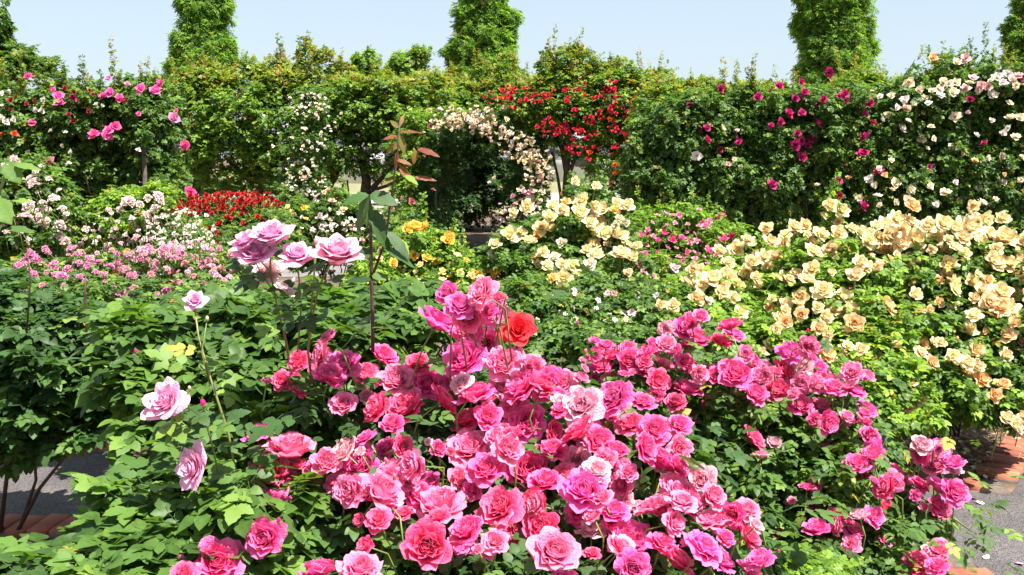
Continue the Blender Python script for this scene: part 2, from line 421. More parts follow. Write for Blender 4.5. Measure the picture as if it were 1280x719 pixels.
# ------------------------------------------------------------------ rose templates
def petal(a, L, W, r0, z0, f0, f1, wrap, gu, gv, r, ruffle=.06, cup=.15, point=0.):
    """one petal: azimuth a, meridian bends from f0 to f1 degrees off vertical"""
    V = []; E = []; H = []
    ph = r.uniform(0, 6); k1 = r.uniform(2, 3.5)
    for j in range(gv):
        v = j / (gv - 1)
        for i in range(gu):
            u = -1 + 2 * i / (gu - 1)
            Lu = L * (1 - .30 * abs(u) ** 2.2 - .05 * (abs(u) < .2) * (1 - point) + point * .14 * (1 - abs(u)) ** 2)
            # integrate meridian
            rad, z = r0, z0; st = 8
            for q in range(st):
                t = (q + .5) / st * v; fi = R(f0 + (f1 - f0) * (t ** 1.5)); ds = Lu * v / st
                rad += math.sin(fi) * ds; z += math.cos(fi) * ds
            w = W * (.28 + .72 * math.sin(min(1, v * 1.15) * math.pi / 2) ** .9) * (1 - .22 * v ** 5)
            R_ = max(rad, wrap); da = u * w / R_
            ru = ruffle * L * v ** 2 * math.sin(k1 * u * 2 + ph) + ruffle * .5 * L * v ** 3 * math.sin(7 * u + ph * 2)
            fi = R(f0 + (f1 - f0) * v ** 1.5)
            rr = rad + math.cos(fi) * ru - cup * L * u * u * (.5) * v; z -= math.sin(fi) * ru * .8
            # place petal as arc of radius R_ whose middle is at rad
            cx = rr - R_; X = cx + R_ * math.cos(da); Y = R_ * math.sin(da)
            V.append((X * math.cos(a) - Y * math.sin(a), X * math.sin(a) + Y * math.cos(a), z))
            E.append(max(v, .0) * (.55 + .45 * max(v, abs(u)))); H.append(0)
    F4 = [(j * gu + i, j * gu + i + 1, (j + 1) * gu + i + 1, (j + 1) * gu + i) for j in range(gv - 1) for i in range(gu - 1)]
    return V, F4, E
def rose_petals(kind, seed, lod=0):
    r = random.Random(seed); out = []
    gu, gv = ((7, 6) if lod == 0 else (4, 4) if lod == 1 else (3, 3))
    if kind == 'tea': n = 24
    elif kind == 'cabbage': n = 42 if lod == 0 else 26 if lod == 1 else 16
    elif kind == 'ruffle': n = 38 if lod == 0 else 26 if lod == 1 else 14
    elif kind == 'open': n = 16
    else: n = 10
    open_ = r.uniform(.62, 1.12)
    for i in range(n):
        t = (i + .5) / n; a = i * 2.39996 + r.uniform(-.25, .25)
        if kind == 'tea':
            L = .55 + .55 * t; W = .34 + .42 * t; r0 = .02 + .10 * t; z0 = -.42 - .1 * t
            f0 = 4 + 40 * t ** 1.3; f1 = -12 + 118 * t ** 1.15; pt = .9; wrap = .10 + .5 * t; ruf = .025 + .03 * t
            if t > .8: f1 += r.uniform(-15, 20)
        elif kind == 'cabbage':
            L = .40 + .60 * t ** .8; W = .24 + .44 * t; r0 = .03 + .15 * t; z0 = -.30 - .16 * t
            f0 = 8 + 50 * t ** 1.1 + r.uniform(-8, 8); f1 = -28 + 112 * t ** 1.1 * open_ + r.uniform(-14, 14); pt = .1; wrap = .12 + .42 * t; ruf = .07 + .05 * t
            if t > .86: f1 += 25
            if lod == 2: W *= 1.3
        elif kind == 'ruffle':
            L = .40 + .60 * t ** .7; W = .20 + .42 * t; r0 = .02 + .14 * t; z0 = -.28 - .14 * t
            f0 = 12 + 58 * t + r.uniform(-8, 8); f1 = 5 + 88 * t * open_ + r.uniform(-12, 12); pt = .2; wrap = .13 + .4 * t; ruf = .11
            if lod == 2: W *= 1.3
        elif kind == 'open':
            L = .5 + .48 * t; W = .25 + .2 * t; r0 = .05 + .1 * t; z0 = -.2 - .06 * t
            f0 = 45 + 38 * t; f1 = 55 + 45 * t + r.uniform(-12, 12); pt = .1; wrap = .35; ruf = .06
        else:
            L = .6 + .4 * t; W = .5; r0 = .04; z0 = -.3; f0 = 10 + 50 * t; f1 = -10 + 90 * t; pt = .1; wrap = .35; ruf = .08
        V, F4, E = petal(a, L, W, r0, z0, f0, f1, wrap, gu, gv, r, ruf, .12, pt)
        out.append((np.array(V), np.array(F4), np.array(E), r.random() ** 2, 1 - t))
    # normalise so the bloom has radius 1
    allv = np.concatenate([o[0] for o in out]); m = np.percentile(np.hypot(allv[:, 0], allv[:, 1]), 99)
    return [(o[0] / m, *o[1:]) for o in out]
def calyx(mat_seed=0):
    mb = MB(); mb.tube([(0, 0, -.62), (0, 0, -.5), (0, 0, -.36), (0, 0, -.26)], [.05, .14, .17, .1], 6)
    for k in range(5):
        a = k * 2 * math.pi / 5; c, s = math.cos(a), math.sin(a)
        mb.add([(c * .12 - s * .08, s * .12 + c * .08, -.40), (c * .12 + s * .08, s * .12 - c * .08, -.40), (c * .5, s * .5, -.52), (c * .32, s * .32, -.42)], [(0, 3, 2), (0, 1, 3), (1, 2, 3)])
    return mb
_cal = calyx()
RC = {}
def rose_mesh(kind, v, lod, mat):
    key = (kind, v, lod, mat)
    if key in RC: return RC[key]
    ps = rose_petals(kind, 7 + v * 13, lod); V = []; F4 = []; E = []; PV = []; H = []; o = 0
    for pv, pf, pe, rv, h in ps:
        V.append(pv); F4.append(pf + o); E.append(pe); PV.append(np.full(len(pv), rv)); H.append(np.full(len(pv), h)); o += len(pv)
    V = np.concatenate(V); F4 = np.concatenate(F4); nf = len(F4)
    mats = [PM[mat]]; mi = None; F3 = None
    cv = np.array(_cal.V); c3 = np.array(_cal.F3) + o; c4 = np.array(_cal.F4) + o
    F4a = np.concatenate([F4, c4]); V = np.concatenate([V, cv]); z = np.zeros(len(cv))
    E = np.concatenate(E + [z]); PV = np.concatenate(PV + [z]); H = np.concatenate(H + [z])
    mi = np.concatenate([np.ones(len(c3)), np.zeros(nf), np.ones(len(c4))])
    me = mesh_np('rose_bloom', V, c3, F4a, mats=[PM[mat], CANE_G], attrs={'edge': E, 'pv': PV, 'heart': H}, mi=mi)
    RC[key] = me; return me
def petal_meshes(kind, v, mat):
    key = ('petals', kind, v, mat)
    if key in RC: return RC[key]
    RC[key] = [mesh_np('petal', pv, None, pf, PM[mat], {'edge': pe, 'pv': np.full(len(pv), rv), 'heart': np.full(len(pv), h)}) for pv, pf, pe, rv, h in rose_petals(kind, 7 + v * 13, 0)]
    return RC[key]
def calyx_mesh():
    if 'cal' not in RC: RC['cal'] = _cal.mesh('calyx', CANE_G)
    return RC['cal']
def cluster_mesh(v, mat, kind='cup'):
    """a truss of small blooms"""
    key = ('cluster', v, mat, kind)
    if key in RC: return RC[key]
    r = random.Random(v * 31 + 5); V = []; F4 = []; E = []; PV = []; H = []; o = 0
    k = 7
    for q in range(k):
        ps = rose_petals(kind, 50 + q + v, 2); a = q * 2.4; rad = .62 * math.sqrt(q / k); s = r.uniform(.34, .46)
        c = np.array((rad * math.cos(a), rad * math.sin(a), .25 - rad * .6 + r.uniform(-.1, .1)))
        M = np.array(Vector((c[0] * 1.2, c[1] * 1.2, .8)).to_track_quat('Z', 'Y').to_matrix())
        for pv, pf, pe, rv, h in ps:
            V.append(pv @ M.T * s + c); F4.append(pf + o); E.append(pe); PV.append(np.full(len(pv), rv)); H.append(np.full(len(pv), h)); o += len(pv)
    me = mesh_np('rose_cluster', np.concatenate(V), None, np.concatenate(F4), PM[mat], {'edge': np.concatenate(E), 'pv': np.concatenate(PV), 'heart': np.concatenate(H)})
    RC[key] = me; return me

COL = dict(p=(.96, .028, .31), d=(.92, .008, .18), m=(.94, .07, .45), l=(.98, .24, .45), w=(.97, .60, .64),
           r=(.80, .035, .035), L=(.86, .40, .62), K=(.92, .40, .58), R=(.42, .006, .012), C=(.62, .012, .065), M=(.48, .014, .20), D=(.26, .008, .04),
           a=(1, .56, .23), b=(1, .77, .43), o=(.95, .50, .16), y=(1, .86, .48), c=(.94, .80, .55), g=(1, .58, .06), W=(.92, .88, .80), h=(.92, .72, .70), k=(.86, .42, .55), v=(.80, .30, .55), s=(.88, .52, .50), O=(.80, .12, .02))
def parse(sx, default):
    out = []
    for tok in sx.split():
        q = tok.split(','); out.append((float(q[0]), float(q[1]), float(q[2]), q[3] if len(q) > 3 else default))
    return out
def vary(c, amt=.1):
    k = 1 + random.uniform(-amt, amt); return tuple(min(1, max(0, x * k * (1 + random.uniform(-amt, amt) * .6))) for x in c)
def fill_between(items, n, k=(.45, .75), cols=None, rmin=0):
    out = []
    for _ in range(n):
        x, y, q, c = random.choice(items)
        if q < rmin: continue
        a = random.uniform(0, 6.28); out.append((x + math.cos(a) * q * .8, y + math.sin(a) * q * .7, q * random.uniform(*k), random.choice(cols) if cols else c))
    return out
ALLB = []
def place_blooms(items, depth, face=(.0, -.55, .75), jit=.42):
    """world positions for blooms; depth(px, py) is the distance of the bush there"""
    out = []
    for (x, y, s, c) in items:
        Y = depth(x, y) + (random.uniform(-.09, .09) if y > 440 else random.uniform(-.15, .15)); p = P(x, y, Y); z = proj(p)[2]
        r = s * .5 * z / F * (1.18 if s < 40 else 1.12)
        ax = norm(np.array(face) + rng.normal(0, jit, 3)); ax[2] = max(ax[2], .05); ax = norm(ax)
        out.append(dict(p=p, r=r, ax=ax, c=c, s=s))
    ALLB.extend(out)
    return out
def add_blooms(parent, bl, kind, mat, lod=1, split_over=None, name='rose_bloom', nvar=9, flat=None):
    base = np.array(parent.location)
    for b in bl:
        v = random.randrange(nvar); q = Vector(b['ax']).to_track_quat('Z', 'Y').to_matrix().to_4x4() @ Matrix.Rotation(random.uniform(0, 6.28), 4, 'Z')
        sq = random.uniform(.9, 1.12)
        M = q @ Matrix.Diagonal((b['r'], b['r'], b['r'] * sq, 1)); M.translation = Vector((b['p'] - base).tolist())
        c = vary(COL[b['c']])
        kd = kind
        if split_over and b['s'] >= split_over:
            o = link(name, calyx_mesh(), parent, M=M, color=c)
            for pm in petal_meshes(kd, v, mat): link('petal', pm, o, color=c)
        elif kd == 'cluster': link(name, cluster_mesh(v % 3, mat), parent, M=M, color=c)
        else: link(name, rose_mesh(kd, v, lod, mat), parent, M=M, color=c)
def add_stems(parent, bl, length=.22, rad=.0022, mat=None, root=None, singles=False):
    base = np.array(parent.location); mb = MB()
    for b in bl:
        a = b['p'] - b['ax'] * b['r'] * .55
        L_ = length * random.uniform(.7, 1.3)
        e = a - b['ax'] * L_ * .5 + np.array((random.uniform(-.04, .04), .03, -L_ * .7))
        mid = a - b['ax'] * L_ * .4
        if singles:
            m2 = MB(); m2.tube([a - base, mid - base, e - base], [rad, rad * 1.1, rad * 1.3], 5); link('flower_stem', m2.mesh('flower_stem', mat or CANE_G), parent)
        else: mb.tube([a - base, mid - base, e - base], [rad, rad * 1.1, rad * 1.3], 4)
    if not singles and mb.n: link('flower_stems', mb.mesh('flower_stems', mat or CANE_G), parent, kind='stuff')
def bloom_leaves(L, bl, per, size, drop=.14, spread=.15, tint=(0, .85)):
    for b in bl:
        k = per; off = rng.normal(0, 1, (k, 3)) * spread * np.array((1, .8, .5))
        p = b['p'] - b['ax'] * b['r'] * .9 + off - np.array((0, -.03, 1)) * (drop * rng.uniform(.3, 1.5, k))[:, None]
        nn = norm(np.array((0, 0, .9)) + sun_pull * .25 + norm(off) * .3 + rng.normal(0, .35, (k, 3)))
        ff = norm(off + np.array((0, 0, -.03)) + rng.normal(0, .08, (k, 3)))
        L.add(p, nn, ff, size * rng.uniform(.7, 1.15, k), tint[0] + (tint[1] - tint[0]) * rng.random(k))
def canes(parent, root, tops, rad=.008, mat=None, amp=.03, n=6, name='cane'):
    base = np.array(parent.location); 
    for t in tops:
        r0 = np.array(root) + rng.normal(0, .05, 3) * np.array((1, 1, 0)); r0[2] = 0
        mb = MB(); mb.tube([q - base for q in wob(r0, t, n, amp, .05)], np.linspace(rad, rad * .45, n), 6)
        link(name, mb.mesh(name, mat or CANE_B), parent)
def LP(px, py, Y, w, h, dep):
    c = P(px, py, Y); return c, (w / 2 * Y / F, dep, h / 2 * Y / F)

#=================================================================== SETTING
me = MB()
g = 900; me.add([(-g, -20, 0), (g, -20, 0), (g, 1200, 0), (-g, 1200, 0)], (), [(0, 1, 2, 3)])
o = link('ground', me.mesh('ground', SOIL, False), kind='structure')
def sheet(name, pts, z, mat):
    me = MB(); V = [(p[0], p[1], z) for p in pts]; n = len(V); me.V = V; me.n = n
    if n == 4: me.F4 = [(0, 1, 2, 3)]
    else: me.F3 = [(0, i, i + 1) for i in range(1, n - 1)]
    return link(name, me.mesh(name, mat, False), kind='structure')
# near path : runs across between the front bed and the middle bed
rc = G(1203, 693); rfc = G(1263, 619); ln = G(140, 652); lf = G(130, 566); lfar = G(190, 545)
near_dir = norm((rc - G(0, 650))[:2]); far_dir = norm((rfc - lf)[:2])
far_l = rfc[:2] - far_dir * 9
near_l = rc[:2] - near_dir * 9
me = MB(); z4 = .004
me.add([(*q_, z4) for q_ in (near_l, rc[:2], rfc[:2], far_l, (rc[0] + .05, -3), (9, -3), (9, 6.2), (rfc[0] + .9, rfc[1] + 1.25))], [(1, 4, 5), (1, 5, 2), (2, 5, 6), (2, 6, 7)], [(0, 1, 2, 3)])
link('path', me.mesh('path', ASPH, False), kind='structure')
# path beyond the beds, in front of the arch
PA = noise_mat('pale_asphalt', (.12, .11, .105), (.17, .155, .15), 3, .9, bump=.5, dist=.005, vor=90)
sheet('far_path', [(-9, 13.2), (9, 15.6), (9, 17.4), (-9, 14.9)], .004, PA)
GRASS = noise_mat('dry_lawn', (.12, .13, .05), (.24, .20, .11), 1.2, .95, c3=(.18, .17, .08), bump=.6)
sheet('lawn', [(-60, 30), (60, 30), (60, 160), (-60, 160)], .004, GRASS)
PG = noise_mat('pale_paving', (.28, .26, .24), (.36, .34, .32), .5, .9, bump=.2)
sheet('plaza', [(-60, 36), (60, 36), (60, 46), (-60, 46)], .008, PG)

# bricks
def brick_mesh(v):
    r = random.Random(v); mb = MB(); a, b, h, c = .048, .098, .035, .005
    V = []
    for z, q in ((-h, 0), (h - c, 0), (h, c)):
        for sx, sy in ((-1, -1), (1, -1), (1, 1), (-1, 1)): V.append((sx * (a - q) + r.uniform(-.002, .002), sy * (b - q) + r.uniform(-.002, .002), z))
    F4 = [(3, 2, 1, 0), (8, 9, 10, 11)] + [(k * 4 + i, k * 4 + (i + 1) % 4, k * 4 + 4 + (i + 1) % 4, k * 4 + 4 + i) for k in (0, 1) for i in range(4)]
    mb.add(V, (), F4); return mb.mesh('brick', BRICKM, False)
BR = [brick_mesh(i) for i in range(5)]
def brick_row(parent, a, b, side):
    """soldier course from a to b, bricks lying across, on the left (+1) or right (-1) of a->b"""
    a = np.array(a[:2]); b = np.array(b[:2]); d = b - a; L = np.linalg.norm(d); d /= L; n = np.array((-d[1], d[0])) * side
    ang = math.atan2(n[1], n[0]) - math.pi / 2; k = int(L / .106)
    for i in range(k):
        c = a + d * (i + .5) * .106 + n * .1
        x, y, z = proj((c[0], c[1], 0))
        if not (-60 < x < 1340 and y < 800): continue
        M = Matrix.Rotation(ang + random.uniform(-.02, .02), 4, 'Z') @ Matrix.Rotation(random.uniform(-.03, .03), 4, 'X')
        M.translation = Vector((c[0] + random.uniform(-.003, .003), c[1] + random.uniform(-.003, .003), random.uniform(-.004, .006) + .002)); link('brick', random.choice(BR), parent, M=M)
mort = noise_mat('mortar', (.07, .055, .045), (.14, .11, .085), 30, .95)
def bed_edge(pts, side):
    """structure strip with its bricks"""
    mb = MB()
    for a, b in zip(pts[:-1], pts[1:]):
        a = np.array(a[:2]); b = np.array(b[:2]); d = norm(b - a); n = np.array((-d[1], d[0])) * side * .2
        V = [(*a, .014), (*b, .014), (*(b + n), .014), (*(a + n), .014)]
        mb.add(V + [(v[0], v[1], .0005) for v in V], (), [(0, 1, 2, 3), (0, 4, 5, 1), (1, 5, 6, 2), (2, 6, 7, 3), (3, 7, 4, 0)])
    e = link('bed_edging', mb.mesh('bed_edging', mort, False), kind='structure')
    for a, b in zip(pts[:-1], pts[1:]): brick_row(e, a, b, side)
bed_edge([near_l, rc[:2]], -1); bed_edge([(rc[0] - .0, rc[1] - .21), (rc[0] + .05, 1.4)], -1)
bed_edge([far_l, rfc[:2]], 1); bed_edge([(rfc[0] + .12, rfc[1] + .17), (rfc[0] + 1.1, rfc[1] + 1.53)], 1)

# ------------------------------------------------------------------ far things
bw = noise_mat('pale_render', (.55, .55, .55), (.66, .66, .65), .4, .9, bump=.1); rf_ = noise_mat('grey_roof', (.20, .20, .21), (.28, .28, .29), 1, .8)
gl = noise_mat('window_glass', (.05, .06, .07), (.09, .10, .11), 1, .15, bump=.02)
def far_building(x0, x1, Y, h, label):
    e = empty('low_building', ((x0 + x1) / 2, Y, 0), label, 'building'); w = (x1 - x0) / 2
    mb = MB(); mb.box(-w, w, 0, 8, 0, h); link('wall', mb.mesh('wall', bw, False), e)
    mb = MB(); mb.add([(-w - .4, -.4, h), (w + .4, -.4, h), (w + .4, 8.4, h), (-w - .4, 8.4, h), (-w - .4, 4, h + .9), (w + .4, 4, h + .9)], [(0, 4, 3), (1, 2, 5)], [(0, 1, 5, 4), (2, 3, 4, 5), (3, 2, 1, 0)]); link('roof', mb.mesh('roof', rf_, False), e)
    k = int(w * 2 / 2.5)
    wm = MB(); wm.box(-.6, .6, -.04, .02, 1.0, 2.2); wm_ = wm.mesh('window', gl, False)
    for i in range(k): link('window', wm_, e, loc=(-w + 1.25 + i * 2.5, 0, 0))
far_building(-16, -4, 62, 3.0, 'long pale low building far behind the garden trees at left')
far_building(1, 9, 66, 2.6, 'small pale building seen through the gap under red roses')

#=================================================================== TREES
def crown_leaves(name, parent, L, mat, lod=2, n=5, gaps=(), blooms=None): foliage(parent, L, mat, lod, n, 0, blooms, gaps=gaps)
def trunk(parent, pts, rad, n=8, name='trunk', mat=None):
    base = np.array(parent.location); mb = MB(); mb.tube([np.array(q) - base for q in pts], rad, n); link(name, mb.mesh(name, mat or BARK), parent)
# clipped conifers in the distance
def conifer(px, Y, halfw, lobes, label):
    base = P(px, 195, Y); base[2] = 0
    e = empty('conifer_tree', base, label, 'tree', 'tall conifers behind the hedge')
    L = Leaves()
    for (dx, py, w, h) in lobes:
        dx *= .8; w *= .84
        c = P(px + dx, py, Y)
        L.lobe(c, (w / 2 * Y / F, w / 2 * Y / F * .9, h / 2 * Y / F), int(w * h * 1.3), .10, shell=(.3, 1.12), upb=.7, lump=.10, tint=(0, 1), low=.75, nup=.4)
    foliage(e, L, 'conifer', 2, 9)
    top = P(px, -170, Y)[2]
    trunk(e, [base, (base[0], base[1], top * .5), (base[0] + .1, base[1], top)], [.2, .14, .03])
def clumpy(x0, y0, x1, y1, w, seed, k=9, stretch=1.0):
    r = random.Random(seed); out = []
    return [((x0 if r.random() < .4 else x1) * r.uniform(.8, 1.25) if r.random() < .6 else r.uniform(x0, x1), r.uniform(y0, y1), w * r.uniform(.5, 1.1), w * r.uniform(.4, .8) * stretch) for _ in range(k)]
conifer(254, 32, 40, [(0, 70, 80, 90), (-8, 92, 78, 60), (4, 8, 66, 56), (2, -40, 62, 70), (0, -110, 40, 110), (10, 45, 34, 40)] + clumpy(-28, 45, 28, 115, 34, 1, 9) + clumpy(-26, -10, 26, 22, 28, 2, 6), 'narrow bright green conifer with a waist, leftmost in the sky')
conifer(603, 32, 40, [(0, 95, 86, 70), (0, 60, 80, 70), (-2, 25, 66, 60), (0, -20, 66, 60), (0, -90, 50, 130)] + clumpy(-34, 15, 34, 125, 36, 3, 16), 'dark green conifer standing above the hedge near the middle')
conifer(1044, 32, 40, [(0, 90, 96, 70), (0, 50, 92, 80), (0, 5, 88, 70), (0, -50, 80, 80), (0, -120, 50, 110)] + clumpy(-38, -10, 38, 120, 40, 4, 18), 'broad green conifer rising behind the magenta climbing roses')
conifer(1292, 32, 40, [(0, 90, 76, 60), (0, 50, 66, 70), (2, 10, 50, 60), (0, -50, 40, 90)] + clumpy(-26, 10, 20, 100, 30, 5, 8), 'dark conifer cut off by the right edge of the frame')

def leafy_shoot(L, a, b, n, size, tint):
    a = np.asarray(a); b = np.asarray(b); d = np.linalg.norm(b - a)
    if d > .9: b = a + (b - a) * .9 / d; d = .9
    n = max(n, int(d / (size * .22))); t = np.linspace(0, 1, n) ** .9; bend = np.array((rng.normal(0, .06), 0, 0)) * d
    p = a + (b - a) * t[:, None] + bend * (t ** 2)[:, None] + rng.normal(0, size * .35, (n, 3)) * (1.2 - t)[:, None]
    L.add(p, norm(np.array((0, -.2, .7)) + rng.normal(0, .5, (n, 3))), norm(rng.normal(0, 1, (n, 3)) + np.array((0, 0, .5))), size * rng.uniform(.6, 1.1, n) * (1.1 - .55 * t), tint[0] + (tint[1] - tint[0]) * rng.random(n))

def garden_tree(name, base, label, cat, lobes, mat, size, dens, shoots, trunks, gaps=(), tipn=0, tipmat='tips', Y=19, blooms=None, bl_args=None, group=None):
    e = empty(name, base, label, cat, group)
    L = Leaves(); T = Leaves()
    for (px, py, w, h, dep) in lobes:
        c, r = LP(px, py, Y, w, h, dep); L.lobe(c, r, int(w * h * dens), size, shell=(.3, 1.05), lump=.2, tint=(0, 1), low=.6)
    for (px, py, px2, py2, n) in shoots: leafy_shoot(L if random.random() < .5 or not tipn else T, P(px, py, Y - .2), P(px2, py2, Y - .3), n, size * .85, (.3, 1))
    if tipn:
        for (px, py, w, h, dep) in lobes[:]:
            if py - h / 2 > 150: continue
            k = int(tipn * w / 60); xx = rng.uniform(px - w / 2, px + w / 2, k)
            tt = 1 - ((xx - px) / (w / 2)) ** 2; yy = py - h / 2 * np.sqrt(np.maximum(tt, 0)) + rng.exponential(9, k) - 5
            pts = np.array([P(a, b, Y - dep * .6 * random.random()) for a, b in zip(xx, yy)])
            T.add(pts, norm(np.array((0, -.3, .7)) + rng.normal(0, .5, (k, 3))), norm(rng.normal(0, .6, (k, 3)) + np.array((0, 0, .8))), size * rng.uniform(.5, .95, k), rng.random(k) ** 1.3)
    if tipn:
        for (px, py, w, h, dep) in lobes:
            if py - h / 2 > 115: continue
            for _ in range(int(w / 14)):
                x = px + random.uniform(-.4, .4) * w; y0 = py - h / 2 * math.sqrt(max(0, 1 - ((x - px) / (w / 2)) ** 2)); hh = random.expovariate(1 / 8) + 3
                leafy_shoot(T if random.random() < .5 else L, P(x, y0 + 8, Y - .1), P(x + random.uniform(-5, 5), y0 - hh * 1.7, Y - .2), 12, size * .7, (.2, 1))
    foliage(e, L, mat, 2, 5, 0, blooms, gaps=gaps)
    if T.p:
        p = T.arr()[0]
        if len(p):
            foliage(e, T, tipmat, 2, 5, 0, blooms)
    for (pts, r0, r1) in trunks:
        q = [P(a, b, Y) for a, b in pts]; trunk(e, q, np.linspace(r0, r1, len(q)), 7, 'trunk' if r0 > .05 else 'branch')
    return e
def gb(px, Y): b = P(px, 195, Y); b[2] = 0; return b
# left edge tree with loose sprays
garden_tree('garden_tree', gb(-30, 13), 'loose green tree reaching in at the left edge above the hedge', 'tree',
    [(-30, 70, 90, 90, .6), (12, 84, 56, 34, .35), (45, 84, 46, 16, .2), (-12, 25, 40, 60, .3), (60, 76, 30, 12, .15), (22, 62, 26, 18, .15), (-4, 40, 22, 30, .2)], 'mid', .05, .42,
    [(30, 90, 80, 72, 40), (30, 90, 78, 92, 40), (0, 80, 48, 56, 40), (0, 40, 10, -5, 30), (20, 80, 40, 60, 30)], [([(-30, 330), (-28, 200), (-25, 100)], .09, .05), ([(-28, 150), (10, 95), (60, 82)], .03, .01)], tipn=0, Y=13)
# olive tree left
garden_tree('garden_tree', gb(322, 18), 'olive-green leafy tree with one dark trunk behind the red roses', 'tree',
    [(258, 136, 100, 90, .7), (315, 152, 120, 120, .9), (290, 190, 130, 70, .7), (355, 145, 90, 110, .7), (345, 98, 40, 46, .3), (312, 96, 26, 36, .3), (384, 88, 26, 66, .25), (262, 98, 40, 30, .3), (300, 225, 160, 30, .5), (240, 165, 60, 80, .5), (225, 125, 50, 50, .5), (375, 190, 50, 60, .5)] + [(random.uniform(225, 385), random.uniform(100, 215), 46, 30, .9) for _ in range(14)],
    'olive', .065, .16, [(312, 100, 308, 66, 30), (345, 100, 352, 70, 30), (380, 110, 386, 60, 60), (330, 100, 334, 74, 20), (290, 100, 292, 80, 20)],
    [([(322, 300), (321, 250), (324, 225), (318, 190)], .13, .07), ([(322, 236), (300, 215), (280, 195)], .05, .03), ([(323, 230), (345, 208), (362, 190)], .05, .03)], tipn=260, Y=18)
e = empty('shrub', gb(260, 19), 'low dark shrubs filling the gap under the olive-green tree', 'shrub')
L = Leaves()
for (px, py, w_, h_) in [(215, 225, 60, 70), (255, 235, 50, 40), (290, 238, 50, 30), (350, 238, 60, 40), (385, 240, 60, 50)]:
    c, r = LP(px, py, 19.3, w_, h_, .6); L.lobe(c, r, int(w_ * h_ * .4), .055, shell=(.3, 1.05), tint=(0, .8))
foliage(e, L, 'olive', 2, 5)
# second tree with spreading branches
garden_tree('garden_tree', gb(457, 18), 'leafy tree with forked dark trunk behind the mauve rose', 'tree',
    [(440, 140, 120, 80, .8), (495, 142, 110, 80, .8), (430, 205, 70, 36, .5), (485, 208, 60, 40, .5), (515, 222, 40, 50, .4), (405, 92, 34, 50, .3), (432, 104, 26, 40, .3), (480, 108, 30, 30, .3), (395, 215, 40, 40, .4), (420, 165, 70, 80, .6), (470, 170, 110, 60, .6), (405, 195, 40, 50, .5), (510, 185, 40, 60, .5), (535, 125, 70, 60, .6)] + [(random.uniform(395, 540), random.uniform(100, 195), 44, 28, .8) for _ in range(14)],
    'olive', .06, .19, [(385, 100, 388, 55, 60), (400, 105, 405, 62, 40), (395, 95, 384, 75, 30)],
    [([(457, 300), (456, 248), (458, 225), (450, 190)], .12, .07), ([(457, 245), (475, 225), (500, 200)], .06, .03), ([(459, 240), (485, 232), (520, 215)], .04, .02), ([(420, 300), (416, 262), (412, 235), (425, 205)], .09, .04), ([(432, 300), (430, 262), (428, 230)], .03, .02), ([(441, 300), (438, 262), (434, 225)], .025, .015)], tipn=260, Y=18)
e = empty('shrub', gb(760, 22), 'dark shrubs between the trunks of the red rose tree', 'shrub')
L = Leaves()
for (px, py, w_, h_) in [(665, 232, 40, 50), (740, 245, 60, 40), (765, 225, 50, 70), (800, 230, 60, 80), (820, 200, 60, 60)]:
    c, r = LP(px, py, 19, w_, h_, .5); L.lobe(c, r, int(w_ * h_ * .35), .05, shell=(.3, 1.05), tint=(0, .9))
foliage(e, L, 'mid', 2, 5)
# round-topped young trees behind
garden_tree('young_tree', gb(512, 22), 'young tree with rounded light green top near the sky, right one', 'tree', [(512, 78, 44, 34, .4), (530, 66, 22, 18, .2), (492, 84, 22, 18, .2), (510, 100, 40, 40, .4)], 'bright', .06, .6, [(520, 70, 532, 58, 20)], [([(512, 300), (512, 180), (512, 85)], .06, .03)], Y=22)
garden_tree('young_tree', gb(459, 22), 'young tree with light green top, between the two hedge gaps', 'tree', [(459, 76, 32, 32, .4), (450, 92, 26, 26, .3), (466, 96, 30, 30, .3)], 'bright', .06, .6, [(459, 70, 462, 56, 14)], [([(459, 300), (459, 180), (459, 85)], .06, .03)], Y=22)
garden_tree('young_tree', gb(818, 22), 'thin young tree with open pale green shoots beside the red roses', 'tree', [(822, 98, 40, 30, .3)], 'bright', .055, .3, [(815, 110, 812, 76, 40), (820, 105, 838, 74, 50), (825, 100, 846, 86, 40), (812, 100, 792, 92, 20)], [([(818, 300), (818, 180), (818, 85)], .05, .02)], Y=22)
# hedge over and right of the arch
garden_tree('climbing_hedge', gb(600, 20), 'yellow-green hedge with reddish tips behind the rose arch', 'hedge',
    [(560, 134, 110, 62, .7), (620, 134, 110, 60, .7), (604, 98, 24, 34, .25), (634, 92, 26, 44, .25), (570, 104, 30, 30, .25), (660, 135, 90, 70, .7)] + [(random.uniform(530, 680), random.uniform(108, 140), 40, 26, .7) for _ in range(9)], 'olive', .06, .22,
    [(600, 110, 604, 82, 20), (632, 100, 634, 70, 30), (560, 105, 562, 88, 16)], [([(538, 300), (538, 200), (545, 130)], .06, .03), ([(655, 300), (655, 200), (655, 130)], .06, .03)], tipn=420, Y=20)

